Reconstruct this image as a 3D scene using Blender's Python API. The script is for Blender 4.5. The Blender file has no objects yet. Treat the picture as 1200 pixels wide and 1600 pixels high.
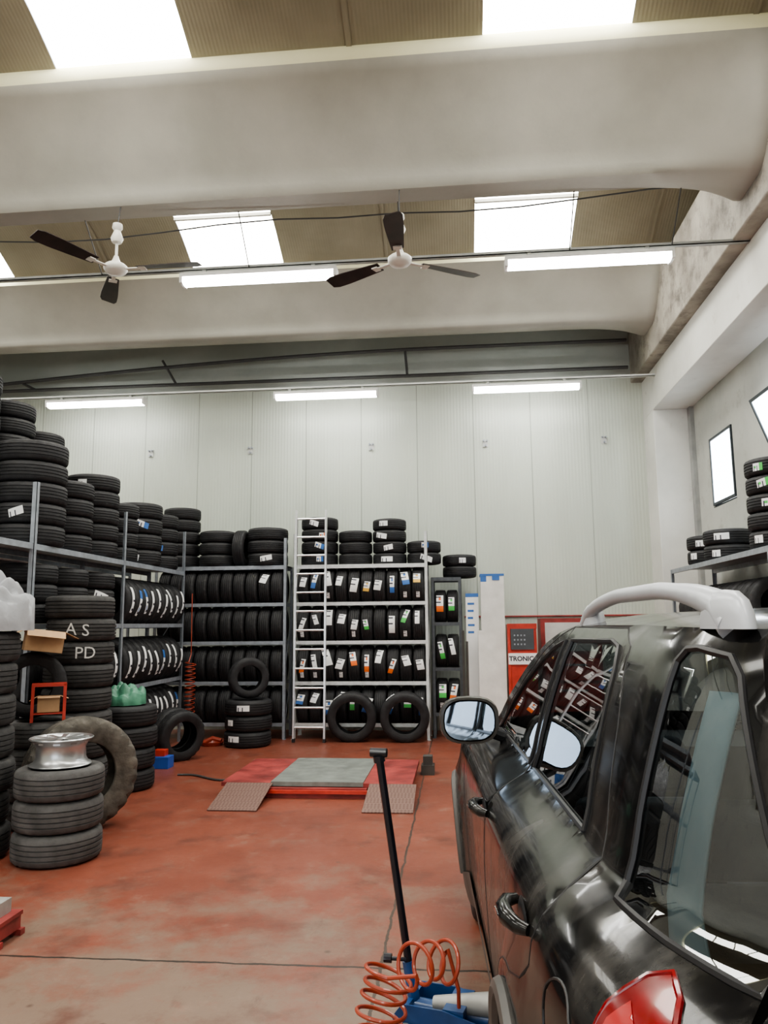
import bpy, bmesh, math, random
from mathutils import Matrix, Vector, Euler
from mathutils.geometry import delaunay_2d_cdt
random.seed(7)
C = bpy.context.scene.collection
D2R = math.radians
PI = math.pi
try:
    bpy.context.scene.view_settings.look = 'AgX - Medium High Contrast'
    bpy.context.scene.view_settings.exposure = .1
except Exception:
    pass

# ------------------------------------------------------------------ materials
def newmat(name):
    m = bpy.data.materials.new(name); m.use_nodes = True
    nt = m.node_tree
    return m, nt, nt.nodes['Principled BSDF']

def pm(name, col, rough=.5, metal=0., var=.12, scale=6., bump=0., bscale=40., coat=0., spec=None, detail=4, rv=0.1, crough=.03):
    m, nt, b = newmat(name)
    N, L = nt.nodes, nt.links
    tc = N.new('ShaderNodeTexCoord')
    n = N.new('ShaderNodeTexNoise'); n.inputs['Scale'].default_value = scale; n.inputs['Detail'].default_value = detail
    L.new(tc.outputs['Object'], n.inputs['Vector'])
    r = N.new('ShaderNodeValToRGB')
    r.color_ramp.elements[0].position = .3; r.color_ramp.elements[1].position = .7
    r.color_ramp.elements[0].color = (*[max(0, c*(1-var)) for c in col], 1)
    r.color_ramp.elements[1].color = (*[min(1, c*(1+var)) for c in col], 1)
    L.new(n.outputs['Fac'], r.inputs['Fac'])
    L.new(r.outputs['Color'], b.inputs['Base Color'])
    mr = N.new('ShaderNodeMapRange'); mr.inputs[3].default_value = max(0.02, rough-rv*rough); mr.inputs[4].default_value = min(1, rough+rv*rough)
    L.new(n.outputs['Fac'], mr.inputs[0]); L.new(mr.outputs[0], b.inputs['Roughness'])
    b.inputs['Metallic'].default_value = metal
    b.inputs['Coat Weight'].default_value = coat; b.inputs['Coat Roughness'].default_value = crough
    if spec is not None: b.inputs['Specular IOR Level'].default_value = spec
    if bump > 0:
        n2 = N.new('ShaderNodeTexNoise'); n2.inputs['Scale'].default_value = bscale
        L.new(tc.outputs['Object'], n2.inputs['Vector'])
        bp = N.new('ShaderNodeBump'); bp.inputs['Strength'].default_value = bump; bp.inputs['Distance'].default_value = .01
        L.new(n2.outputs['Fac'], bp.inputs['Height']); L.new(bp.outputs['Normal'], b.inputs['Normal'])
    return m

def emi(name, col, strength, noise=0.):
    m, nt, b = newmat(name)
    N, L = nt.nodes, nt.links
    b.inputs['Base Color'].default_value = (*col, 1)
    b.inputs['Emission Color'].default_value = (*col, 1)
    b.inputs['Emission Strength'].default_value = strength
    b.inputs['Roughness'].default_value = .4
    if noise > 0:
        tc = N.new('ShaderNodeTexCoord'); n = N.new('ShaderNodeTexNoise'); n.inputs['Scale'].default_value = 3
        L.new(tc.outputs['Object'], n.inputs['Vector'])
        r = N.new('ShaderNodeValToRGB'); r.color_ramp.elements[0].color = (col[0]*(1-noise*.5), col[1]*(1-noise*.6), col[2]*(1-noise), 1); r.color_ramp.elements[1].color = (*col, 1)
        r.color_ramp.elements[0].position = .25; r.color_ramp.elements[1].position = .5
        L.new(n.outputs['Fac'], r.inputs['Fac']); L.new(r.outputs['Color'], b.inputs['Emission Color'])
    return m

def glassmat(name, tint, glosscol=(.9, .95, 1), boost=.06, rough=.01):
    m = bpy.data.materials.new(name); m.use_nodes = True
    nt = m.node_tree; N, L = nt.nodes, nt.links
    N.remove(N['Principled BSDF'])
    out = N['Material Output']
    t = N.new('ShaderNodeBsdfTransparent'); t.inputs[0].default_value = (*tint, 1)
    g = N.new('ShaderNodeBsdfGlossy'); g.inputs[0].default_value = (*glosscol, 1); g.inputs['Roughness'].default_value = rough
    f = N.new('ShaderNodeFresnel'); f.inputs[0].default_value = 1.5
    a = N.new('ShaderNodeMath'); a.operation = 'ADD'; a.inputs[1].default_value = boost; a.use_clamp = True
    mx = N.new('ShaderNodeMixShader')
    L.new(f.outputs[0], a.inputs[0]); L.new(a.outputs[0], mx.inputs[0]); L.new(t.outputs[0], mx.inputs[1]); L.new(g.outputs[0], mx.inputs[2])
    L.new(mx.outputs[0], out.inputs[0])
    return m

M = {}
M['rubber'] = pm('tire_rubber', (.024, .024, .026), .62, var=.35, scale=9, bump=.25, bscale=60, spec=.45)
M['rubber_grey'] = pm('worn_tire_rubber', (.085, .083, .082), .8, var=.35, scale=8, bump=.3, bscale=50)
M['rubber_used'] = pm('used_tire_rubber', (.044, .043, .043), .75, var=.35, scale=8, bump=.3, bscale=50)
M['rubber_dust'] = pm('dusty_truck_rubber', (.11, .10, .085), .9, var=.5, scale=9, bump=.5, bscale=30)
M['steel'] = pm('galvanised_rack_steel', (.33, .36, .40), .45, metal=.35, var=.18, scale=14)
M['steel_l'] = pm('pale_rack_steel', (.64, .66, .66), .45, metal=.2, var=.12, scale=14)
M['steel_d'] = pm('dark_rack_steel', (.10, .11, .12), .5, metal=.4, var=.2, scale=14)
M['alu'] = pm('aluminium', (.82, .83, .84), .3, metal=.7, var=.06, scale=20)
M['white'] = pm('white_paper', (.85, .86, .86), .6, var=.04)
M['chalk'] = pm('white_chalk', (.62, .62, .60), .9, var=.2, scale=60)
M['ink'] = pm('dark_ink', (.05, .05, .07), .6)
M['blue'] = pm('blue_ink', (.05, .16, .45), .5)
M['orange'] = pm('orange_ink', (.85, .18, .03), .5)
M['green'] = pm('green_ink', (.08, .50, .10), .5)
M['yellow'] = pm('yellow_ink', (.80, .50, .10), .5)
M['redpaint'] = pm('red_enamel', (.50, .05, .03), .4, var=.2, scale=8, coat=.2)
M['redworn'] = pm('worn_red_steel', (.28, .045, .04), .5, var=.45, scale=5, bump=.1)
M['greyplate'] = pm('grey_lift_plate', (.22, .24, .22), .45, metal=.2, var=.25, scale=7, bump=.1)
M['black'] = pm('black_plastic', (.02, .02, .022), .4)
M['darkint'] = pm('dark_interior_trim', (.035, .036, .04), .7)
M['seat'] = pm('grey_seat_fabric', (.16, .17, .19), .9, bump=.2, bscale=200)
M['paleblue'] = pm('pale_blue_reflection', (.60, .80, .90), .7, var=.08)  # colour of the added sheet that imitates a car window reflection
M['cardboard'] = pm('cardboard', (.50, .32, .18), .8, var=.1, scale=10)
M['bag'] = pm('grey_cloth', (.36, .37, .39), .7, var=.12, bump=.6, bscale=14)
M['greenbag'] = pm('green_plastic_bag', (.09, .26, .17), .45, var=.3, bump=.6, bscale=18)
M['blade'] = pm('dark_fan_blade', (.035, .022, .02), .5, var=.4, scale=5)
M['fanwhite'] = pm('white_fan_enamel', (.75, .74, .68), .4, var=.08)
M['rail'] = pm('painted_rail', (.38, .39, .38), .5, metal=.3, var=.15)
M['rail_w'] = pm('white_painted_rail', (.66, .67, .65), .5, var=.1)
M['wire'] = pm('dark_wire', (.06, .06, .06), .6)
M['pipe'] = pm('dark_pipe', (.07, .07, .07), .6)
M['lampbody'] = pm('lamp_housing', (.7, .7, .68), .5)
M['tube'] = emi('lit_lamp_diffuser', (1, .99, .96), 30)
M['sky'] = emi('translucent_skylight', (1, .985, .93), 12.5, noise=.3)
M['frost'] = emi('bright_window_pane', (.86, .94, 1.0), 7)
M['hose'] = pm('red_air_hose', (.36, .06, .03), .4, coat=.3)
M['jackblue'] = pm('blue_jack_paint', (.02, .08, .24), .4, coat=.3, var=.3)
M['jackgrey'] = pm('worn_grey_metal', (.40, .40, .38), .5, metal=.4, var=.3)
M['handle_black'] = pm('black_steel_tube', (.012, .014, .022), .3, coat=.4)
M['frame'] = pm('dark_window_frame', (.04, .05, .06), .5)
M['clad'] = pm('grey_plastic_cladding', (.09, .085, .08), .5)
M['silver'] = pm('silver_plastic', (.56, .58, .62), .35, metal=.15, var=.03)
M['chrome'] = pm('chrome', (.7, .7, .72), .08, metal=1, var=.02)
M['carglass'] = glassmat('tinted_car_glass', (.46, .51, .52), glosscol=(.95, .96, .97), boost=.10)
M['mirrorglass'] = pm('mirror_glass', (.58, .68, .80), .03, metal=1, var=.01)
M['tail'] = pm('red_lens', (.20, .004, .006), .15, var=.4, scale=10, coat=.5)
M['taill'] = pm('pale_red_lens', (.42, .035, .035), .15, coat=.5)
M['alloy'] = pm('alloy_metal', (.55, .56, .57), .3, metal=.85, var=.12)
M['bluecart'] = pm('blue_carton', (.03, .10, .42), .5)
M['cabinetgrey'] = pm('grey_cabinet', (.55, .56, .54), .5, var=.1)
M['panelgrey'] = pm('charcoal_panel', (.07, .08, .09), .5)
M['whitecol'] = pm('white_painted_post', (.74, .74, .71), .5, var=.12, scale=5)
M['rust'] = pm('dark_iron', (.06, .055, .05), .7, var=.3)

def paintmat():
    m, nt, b = newmat('dusty_black_car_paint'); N, L = nt.nodes, nt.links
    tc = N.new('ShaderNodeTexCoord')
    n = N.new('ShaderNodeTexNoise'); n.inputs['Scale'].default_value = 3.5; n.inputs['Detail'].default_value = 8; n.inputs['Roughness'].default_value = .65
    mp = N.new('ShaderNodeMapping'); mp.inputs['Scale'].default_value = (1, 1.6, .7); L.new(tc.outputs['Object'], mp.inputs[0]); L.new(mp.outputs[0], n.inputs['Vector'])
    # more dust low on the doors
    sp = N.new('ShaderNodeSeparateXYZ'); L.new(tc.outputs['Object'], sp.inputs[0])
    g = N.new('ShaderNodeMapRange'); g.inputs[1].default_value = 1.05; g.inputs[2].default_value = .3; g.inputs[3].default_value = -.06; g.inputs[4].default_value = .22
    L.new(sp.outputs['Z'], g.inputs[0])
    a = N.new('ShaderNodeMath'); a.operation = 'ADD'; L.new(n.outputs['Fac'], a.inputs[0]); L.new(g.outputs[0], a.inputs[1])
    r = N.new('ShaderNodeValToRGB'); r.color_ramp.elements[0].position = .42; r.color_ramp.elements[1].position = .85
    r.color_ramp.elements[0].color = (.007, .007, .0075, 1); r.color_ramp.elements[1].color = (.085, .078, .070, 1)
    L.new(a.outputs[0], r.inputs['Fac']); L.new(r.outputs['Color'], b.inputs['Base Color'])
    rr = N.new('ShaderNodeMapRange'); rr.inputs[1].default_value = .4; rr.inputs[2].default_value = .85; rr.inputs[3].default_value = .13; rr.inputs[4].default_value = .45
    L.new(a.outputs[0], rr.inputs[0]); L.new(rr.outputs[0], b.inputs['Roughness'])
    b.inputs['Specular IOR Level'].default_value = .22
    b.inputs['Coat Weight'].default_value = .25; b.inputs['Coat Roughness'].default_value = .05
    return m
M['paint'] = paintmat()

def wallmat():
    m, nt, b = newmat('insulated_wall_panel'); N, L = nt.nodes, nt.links
    tc = N.new('ShaderNodeTexCoord'); sp = N.new('ShaderNodeSeparateXYZ'); L.new(tc.outputs['Object'], sp.inputs[0])
    a = N.new('ShaderNodeMath'); a.operation = 'ADD'; a.inputs[1].default_value = -.3+90
    L.new(sp.outputs['X'], a.inputs[0])
    mo = N.new('ShaderNodeMath'); mo.operation = 'MODULO'; mo.inputs[1].default_value = .9; L.new(a.outputs[0], mo.inputs[0])
    lt = N.new('ShaderNodeMath'); lt.operation = 'LESS_THAN'; lt.inputs[1].default_value = .014; L.new(mo.outputs[0], lt.inputs[0])
    m2 = N.new('ShaderNodeMath'); m2.operation = 'MULTIPLY'; m2.inputs[1].default_value = 2*PI/.05; L.new(sp.outputs['X'], m2.inputs[0])
    s = N.new('ShaderNodeMath'); s.operation = 'SINE'; L.new(m2.outputs[0], s.inputs[0])
    bp = N.new('ShaderNodeBump'); bp.inputs['Strength'].default_value = .3; bp.inputs['Distance'].default_value = .004
    L.new(s.outputs[0], bp.inputs['Height']); L.new(bp.outputs['Normal'], b.inputs['Normal'])
    n = N.new('ShaderNodeTexNoise'); n.inputs['Scale'].default_value = .7; n.inputs['Detail'].default_value = 5
    mp = N.new('ShaderNodeMapping'); mp.inputs['Scale'].default_value = (1.5, 1, .35); L.new(tc.outputs['Object'], mp.inputs[0]); L.new(mp.outputs[0], n.inputs['Vector'])
    r = N.new('ShaderNodeValToRGB'); r.color_ramp.elements[0].position = .25; r.color_ramp.elements[1].position = .65
    r.color_ramp.elements[0].color = (.49, .53, .465, 1); r.color_ramp.elements[1].color = (.59, .635, .56, 1)
    L.new(n.outputs['Fac'], r.inputs['Fac'])
    mx = N.new('ShaderNodeMix'); mx.data_type = 'RGBA'; mx.inputs[7].default_value = (.32, .35, .30, 1)
    L.new(lt.outputs[0], mx.inputs[0]); L.new(r.outputs['Color'], mx.inputs[6]); L.new(mx.outputs[2], b.inputs['Base Color'])
    b.inputs['Roughness'].default_value = .42
    return m
M['wall'] = wallmat()

def concmat(name, c0, c1, stain=None, scale=.8, rough=.7, pos=(.35, .65), sp=(.56, .72)):
    m, nt, b = newmat(name); N, L = nt.nodes, nt.links
    tc = N.new('ShaderNodeTexCoord')
    n = N.new('ShaderNodeTexNoise'); n.inputs['Scale'].default_value = scale; n.inputs['Detail'].default_value = 8; n.inputs['Roughness'].default_value = .6
    L.new(tc.outputs['Object'], n.inputs['Vector'])
    r = N.new('ShaderNodeValToRGB'); r.color_ramp.elements[0].position = pos[0]; r.color_ramp.elements[1].position = pos[1]
    r.color_ramp.elements[0].color = (*c0, 1); r.color_ramp.elements[1].color = (*c1, 1)
    L.new(n.outputs['Fac'], r.inputs['Fac'])
    col = r.outputs['Color']
    if stain:
        n3 = N.new('ShaderNodeTexNoise'); n3.inputs['Scale'].default_value = 3.1; n3.inputs['Detail'].default_value = 9; n3.inputs['Roughness'].default_value = .7
        L.new(tc.outputs['Object'], n3.inputs['Vector'])
        r3 = N.new('ShaderNodeValToRGB'); r3.color_ramp.elements[0].position = sp[0]; r3.color_ramp.elements[1].position = sp[1]
        L.new(n3.outputs['Fac'], r3.inputs['Fac'])
        mx = N.new('ShaderNodeMix'); mx.data_type = 'RGBA'; mx.inputs[7].default_value = (*stain, 1)
        L.new(r3.outputs['Color'], mx.inputs[0]); L.new(col, mx.inputs[6]); col = mx.outputs[2]
    L.new(col, b.inputs['Base Color'])
    n2 = N.new('ShaderNodeTexNoise'); n2.inputs['Scale'].default_value = 25; n2.inputs['Detail'].default_value = 5
    L.new(tc.outputs['Object'], n2.inputs['Vector'])
    bp = N.new('ShaderNodeBump'); bp.inputs['Strength'].default_value = .12; bp.inputs['Distance'].default_value = .01
    L.new(n2.outputs['Fac'], bp.inputs['Height']); L.new(bp.outputs['Normal'], b.inputs['Normal'])
    b.inputs['Roughness'].default_value = rough
    return m
M['conc'] = concmat('painted_concrete_beam', (.33, .325, .285), (.42, .41, .365))
M['conc_w'] = concmat('whitewashed_concrete', (.60, .60, .56), (.74, .74, .70), stain=(.50, .48, .43), sp=(.60, .78))
M['conc_d'] = concmat('stained_concrete', (.20, .18, .155), (.42, .39, .34), stain=(.09, .08, .07), scale=1.6, sp=(.50, .70))
M['conc_wall'] = concmat('side_wall_plaster', (.42, .43, .40), (.54, .55, .51), stain=(.36, .36, .33))
M['upper'] = concmat('upper_wall_panel', (.36, .39, .36), (.46, .49, .46))
M['lip'] = concmat('yellowed_beam_edge', (.70, .68, .46), (.80, .78, .56))

def roofmat():
    m, nt, b = newmat('corrugated_roof_sheet'); N, L = nt.nodes, nt.links
    tc = N.new('ShaderNodeTexCoord'); sp = N.new('ShaderNodeSeparateXYZ'); L.new(tc.outputs['Object'], sp.inputs[0])
    m2 = N.new('ShaderNodeMath'); m2.operation = 'MULTIPLY'; m2.inputs[1].default_value = 2*PI/.035; L.new(sp.outputs['X'], m2.inputs[0])
    s = N.new('ShaderNodeMath'); s.operation = 'SINE'; L.new(m2.outputs[0], s.inputs[0])
    bp = N.new('ShaderNodeBump'); bp.inputs['Strength'].default_value = .16; bp.inputs['Distance'].default_value = .005
    L.new(s.outputs[0], bp.inputs['Height']); L.new(bp.outputs['Normal'], b.inputs['Normal'])
    n = N.new('ShaderNodeTexNoise'); n.inputs['Scale'].default_value = 1.2; n.inputs['Detail'].default_value = 6; L.new(tc.outputs['Object'], n.inputs['Vector'])
    r = N.new('ShaderNodeValToRGB'); r.color_ramp.elements[0].position = .3; r.color_ramp.elements[1].position = .7
    r.color_ramp.elements[0].color = (.25, .23, .17, 1); r.color_ramp.elements[1].color = (.35, .325, .25, 1)
    L.new(n.outputs['Fac'], r.inputs['Fac']); L.new(r.outputs['Color'], b.inputs['Base Color'])
    b.inputs['Roughness'].default_value = .8
    return m
M['roof'] = roofmat()

def floormat():
    m, nt, b = newmat('worn_red_floor_paint'); N, L = nt.nodes, nt.links
    tc = N.new('ShaderNodeTexCoord'); sp = N.new('ShaderNodeSeparateXYZ'); L.new(tc.outputs['Object'], sp.inputs[0])
    def noise(sc, det=8, ro=.6, vec=None):
        n = N.new('ShaderNodeTexNoise'); n.inputs['Scale'].default_value = sc; n.inputs['Detail'].default_value = det; n.inputs['Roughness'].default_value = ro
        L.new(vec or tc.outputs['Object'], n.inputs['Vector']); return n.outputs['Fac']
    def ramp(f, p0, c0, p1, c1):
        r = N.new('ShaderNodeValToRGB'); r.color_ramp.elements[0].position = p0; r.color_ramp.elements[1].position = p1
        r.color_ramp.elements[0].color = (*c0, 1); r.color_ramp.elements[1].color = (*c1, 1); L.new(f, r.inputs['Fac']); return r.outputs['Color']
    def mix(f, a, bcol):
        mx = N.new('ShaderNodeMix'); mx.data_type = 'RGBA'; L.new(f, mx.inputs[0]); L.new(a, mx.inputs[6])
        if isinstance(bcol, tuple): mx.inputs[7].default_value = (*bcol, 1)
        else: L.new(bcol, mx.inputs[7])
        return mx.outputs[2]
    base = ramp(noise(1.1), .3, (.185, .052, .032), .7, (.27, .082, .050))
    # paint worn through to grey screed towards the door end (low y)
    g = N.new('ShaderNodeMapRange'); g.inputs[1].default_value = 5.6; g.inputs[2].default_value = 3.4; g.inputs[3].default_value = -.09; g.inputs[4].default_value = .17
    L.new(sp.outputs['Y'], g.inputs[0])
    ad = N.new('ShaderNodeMath'); ad.operation = 'ADD'; L.new(noise(1.9, 12, .74), ad.inputs[0]); L.new(g.outputs[0], ad.inputs[1])
    w1 = ramp(ad.outputs[0], .47, (0, 0, 0), .68, (.9, .9, .9))
    c = mix(w1, base, (.205, .150, .112))
    w2 = ramp(noise(4.5, 12, .78), .55, (0, 0, 0), .70, (.6, .6, .6))
    c = mix(w2, c, (.29, .195, .145))
    w3 = ramp(noise(2.6, 8, .68), .52, (0, 0, 0), .70, (.8, .8, .8))
    c = mix(w3, c, (.115, .040, .028))
    # fine scuffs, drawn out along the direction cars are driven
    mp = N.new('ShaderNodeMapping'); mp.inputs['Scale'].default_value = (9, 2.2, 1); mp.inputs['Rotation'].default_value = (0, 0, .15); L.new(tc.outputs['Object'], mp.inputs[0])
    w5 = ramp(noise(1.6, 12, .8, mp.outputs[0]), .56, (0, 0, 0), .66, (.45, .45, .45))
    c = mix(w5, c, (.11, .052, .04))
    w6 = ramp(noise(13, 12, .85), .60, (0, 0, 0), .68, (.5, .5, .5))
    c = mix(w6, c, (.32, .23, .18))
    v = N.new('ShaderNodeTexVoronoi'); v.inputs['Scale'].default_value = 2.3; L.new(tc.outputs['Object'], v.inputs['Vector'])
    w4 = ramp(v.outputs['Distance'], .02, (.8, .8, .8), .05, (0, 0, 0))
    c = mix(w4, c, (.09, .05, .04))
    def joint(out, pos, wid):
        a = N.new('ShaderNodeMath'); a.operation = 'ADD'; a.inputs[1].default_value = -pos
        wv = N.new('ShaderNodeMath'); wv.operation = 'MULTIPLY_ADD'; wv.inputs[1].default_value = .04; wv.inputs[2].default_value = -.02
        L.new(noise(7, 5), wv.inputs[0])
        a2 = N.new('ShaderNodeMath'); a2.operation = 'ADD'; L.new(out, a.inputs[0]); L.new(a.outputs[0], a2.inputs[0]); L.new(wv.outputs[0], a2.inputs[1])
        ab = N.new('ShaderNodeMath'); ab.operation = 'ABSOLUTE'; L.new(a2.outputs[0], ab.inputs[0])
        l = N.new('ShaderNodeMath'); l.operation = 'LESS_THAN'; l.inputs[1].default_value = wid; L.new(ab.outputs[0], l.inputs[0])
        return l.outputs[0]
    c = mix(joint(sp.outputs['Y'], 3.86, .009), c, (.035, .025, .02))
    c = mix(joint(sp.outputs['X'], -.40, .008), c, (.06, .04, .03))
    L.new(c, b.inputs['Base Color'])
    rr = N.new('ShaderNodeMapRange'); rr.inputs[3].default_value = .22; rr.inputs[4].default_value = .55; L.new(noise(3.3, 8, .7), rr.inputs[0])
    L.new(rr.outputs[0], b.inputs['Roughness'])
    bp = N.new('ShaderNodeBump'); bp.inputs['Strength'].default_value = .06; bp.inputs['Distance'].default_value = .01
    L.new(noise(18), bp.inputs['Height']); L.new(bp.outputs['Normal'], b.inputs['Normal'])
    return m
M['floor'] = floormat()

def checker():
    m, nt, b = newmat('tread_plate'); N, L = nt.nodes, nt.links
    tc = N.new('ShaderNodeTexCoord'); mp = N.new('ShaderNodeMapping'); mp.inputs['Rotation'].default_value = (0, 0, .78); L.new(tc.outputs['Object'], mp.inputs[0])
    ck = N.new('ShaderNodeTexChecker'); ck.inputs['Scale'].default_value = 45; L.new(mp.outputs[0], ck.inputs[0])
    ck.inputs[1].default_value = (.26, .165, .135, 1); ck.inputs[2].default_value = (.17, .095, .08, 1)
    L.new(ck.outputs[0], b.inputs['Base Color'])
    bp = N.new('ShaderNodeBump'); bp.inputs['Strength'].default_value = .6; bp.inputs['Distance'].default_value = .004
    L.new(ck.outputs[1], bp.inputs['Height']); L.new(bp.outputs['Normal'], b.inputs['Normal'])
    b.inputs['Metallic'].default_value = .4; b.inputs['Roughness'].default_value = .45
    return m
M['checker'] = checker()

# ------------------------------------------------------------------ builders
def mesh(name, verts, faces, mats, smooth=None, mi=None):
    me = bpy.data.meshes.new(name)
    me.from_pydata([tuple(v) for v in verts], [], faces)
    for m in (mats if isinstance(mats, (list, tuple)) else [mats]):
        me.materials.append(M[m] if isinstance(m, str) else m)
    if mi: me.polygons.foreach_set('material_index', mi)
    me.update()
    if smooth is not None:
        me.polygons.foreach_set('use_smooth', [True]*len(me.polygons))
        if smooth < 170: me.set_sharp_from_angle(angle=D2R(smooth))
    return me

def obj(name, me, loc=(0, 0, 0), rot=(0, 0, 0), parent=None):
    o = bpy.data.objects.new(name, me)
    o.location = loc; o.rotation_euler = rot
    if parent is not None: o.parent = parent
    C.objects.link(o)
    return o

def tag(o, label, cat, group=None):
    o['label'] = label; o['category'] = cat
    if group: o['group'] = group
    return o

def empty(name, label, cat, loc=(0, 0, 0), rot=(0, 0, 0), group=None):
    e = bpy.data.objects.new(name, None); e.empty_display_size = .1
    e.location = loc; e.rotation_euler = rot; C.objects.link(e)
    return tag(e, label, cat, group)

def struct(o): o['kind'] = 'structure'; return o

class G:
    """geometry accumulator for one mesh"""
    def __init__(s): s.v = []; s.f = []; s.m = []
    def add(s, v, f, mi=0, mat=None):
        k = len(s.v)
        s.v += [tuple(mat @ Vector(p)) if mat else tuple(p) for p in v]
        s.f += [tuple(i+k for i in q) for q in f]; s.m += [mi]*len(f); return s
    def box(s, x0, x1, y0, y1, z0, z1, mi=0, mat=None):
        v = [(x0, y0, z0), (x1, y0, z0), (x1, y1, z0), (x0, y1, z0), (x0, y0, z1), (x1, y0, z1), (x1, y1, z1), (x0, y1, z1)]
        return s.add(v, [(0, 3, 2, 1), (4, 5, 6, 7), (0, 1, 5, 4), (1, 2, 6, 5), (2, 3, 7, 6), (3, 0, 4, 7)], mi, mat)
    def lathe(s, prof, seg=32, mi=0, mat=None, closed=False):
        n = len(prof); v = []; f = []
        for i in range(seg):
            a = 2*PI*i/seg
            for r, z in prof: v.append((r*math.cos(a), r*math.sin(a), z))
        for i in range(seg):
            j = (i+1) % seg
            for k in range(n if closed else n-1):
                l = (k+1) % n
                f.append((i*n+k, j*n+k, j*n+l, i*n+l))
        return s.add(v, f, mi, mat)
    def cyl(s, r, z0, z1, seg=20, mi=0, mat=None):
        return s.lathe([(0.0001, z0), (r, z0), (r, z1), (0.0001, z1)], seg, mi, mat)
    def sweep(s, pts, r, seg=8, mi=0, mat=None):
        pts = [Vector(p) for p in pts]; n = len(pts); v = []; f = []
        t = (pts[1]-pts[0]).normalized()
        up = Vector((0, 0, 1)) if abs(t.z) < .9 else Vector((1, 0, 0))
        nrm = t.cross(up).normalized()
        for i, p in enumerate(pts):
            tt = (pts[min(i+1, n-1)]-pts[max(i-1, 0)]).normalized()
            nrm = (nrm-tt*nrm.dot(tt)).normalized(); bn = tt.cross(nrm)
            rr = r[i] if isinstance(r, (list, tuple)) else r
            for k in range(seg):
                a = 2*PI*k/seg
                v.append(p+nrm*(rr*math.cos(a))+bn*(rr*math.sin(a)))
        for i in range(n-1):
            for k in range(seg):
                l = (k+1) % seg
                f.append((i*seg+k, i*seg+l, (i+1)*seg+l, (i+1)*seg+k))
        f.append(tuple(range(seg))[::-1]); f.append(tuple((n-1)*seg+k for k in range(seg)))
        return s.add(v, f, mi, mat)
    def mesh(s, name, mats, smooth=30): return mesh(name, s.v, s.f, mats, smooth, s.m)

def boxpart(name, dims, mat, parent=None, bevel=0.0, rot=(0, 0, 0)):
    """box from bounds, origin at base centre"""
    x0, x1, y0, y1, z0, z1 = dims
    cx, cy = (x0+x1)/2, (y0+y1)/2
    g = G().box(x0-cx, x1-cx, y0-cy, y1-cy, 0, z1-z0)
    o = obj(name, g.mesh(name, mat, None if not bevel else 40), (cx, cy, z0), rot, parent)
    if bevel:
        b = o.modifiers.new('bevel', 'BEVEL'); b.width = bevel; b.segments = 3
    return o

def pip(p, poly):
    x, y = p; c = False; n = len(poly); j = n-1
    for i in range(n):
        xi, yi = poly[i]; xj, yj = poly[j]
        if (yi > y) != (yj > y) and x < (xj-xi)*(y-yi)/(yj-yi)+xi: c = not c
        j = i
    return c

def patch(outer, holes, fmap, sp=.05, zl=None, flip=False):
    V = []; E = []
    for loop in [outer]+holes:
        pts = []
        for i in range(len(loop)):
            a = Vector(loop[i]); b = Vector(loop[(i+1) % len(loop)])
            n = max(1, int((b-a).length/(sp*.8)))
            pts += [a.lerp(b, k/n) for k in range(n)]
        k0 = len(V); V += pts; E += [(k0+i, k0+(i+1) % len(pts)) for i in range(len(pts))]
    zs = [p[1] for p in outer]; us = [p[0] for p in outer]
    if zl is None:
        zl = []; z = min(zs)+sp*.5
        while z < max(zs): zl.append(z); z += sp
    u = min(us)+sp*.5
    k = 0
    while u < max(us):
        for z in zl:
            p = (u, z+1e-4*((k*7) % 5)); k += 1
            if pip(p, outer) and not any(pip(p, h) for h in holes): V.append(Vector(p))
        u += sp
    r = delaunay_2d_cdt(V, E, [], 0, 1e-5)
    vs, fs = r[0], r[2]
    keep = []
    for f in fs:
        c = sum((vs[i] for i in f), Vector((0, 0)))/len(f)
        if pip(c, outer) and not any(pip(c, h) for h in holes): keep.append(tuple(f)[::-1] if flip else tuple(f))
    return [fmap(v[0], v[1]) for v in vs], keep

# ------------------------------------------------------------------ camera
cam = bpy.data.cameras.new('camera'); co = bpy.data.objects.new('camera', cam); C.objects.link(co)
cam.sensor_fit = 'HORIZONTAL'; cam.sensor_width = 36; cam.lens = 36.0
co.matrix_world = Matrix.Translation((0, 0, 1.6)) @ (Matrix.Rotation(D2R(5.4), 4, 'Z') @ Matrix.Rotation(D2R(98.3), 4, 'X') @ Matrix.Rotation(D2R(-.5), 4, 'Z'))
cam.clip_start = .02
bpy.context.scene.camera = co

# ------------------------------------------------------------------ world
w = bpy.data.worlds.new('world'); bpy.context.scene.world = w; w.use_nodes = True
bg = w.node_tree.nodes['Background']; bg.inputs[0].default_value = (.86, .93, 1.0, 1); bg.inputs[1].default_value = 3.0

# ------------------------------------------------------------------ room shell
XL, XR, YB, YF = -9.0, 3.5, 12.0, -12.1
f = boxpart('floor', (XL-.2, XR+.2, YF-.2, YB+.2, -.2, 0), 'floor'); struct(f)
f.data.transform(Matrix.Translation(f.location)); f.location = (0, 0, 0)
def sbox(name, dims, mat, bevel=0):
    o = boxpart(name, dims, mat, None, bevel); o.data.transform(Matrix.Translation(o.location)); o.location = (0, 0, 0); return struct(o)
sbox('wall_rear', (XL, XR+.2, YB, YB+.2, 0, 5.42), 'wall')
sbox('wall_rear_upper', (XL, XR+.2, YB+.02, YB+.2, 5.42, 7.4), 'upper')
sbox('wall_left', (XL-.2, XL, YF, YB+.2, 0, 7.4), 'conc_wall')
W1 = (9.84, 10.72, 3.12, 4.07); W2 = (7.55, 8.70, 3.44, 4.08)
def rect(y0, y1, z0, z1): return [(y0, z0), (y1, z0), (y1, z1), (y0, z1)]
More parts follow.
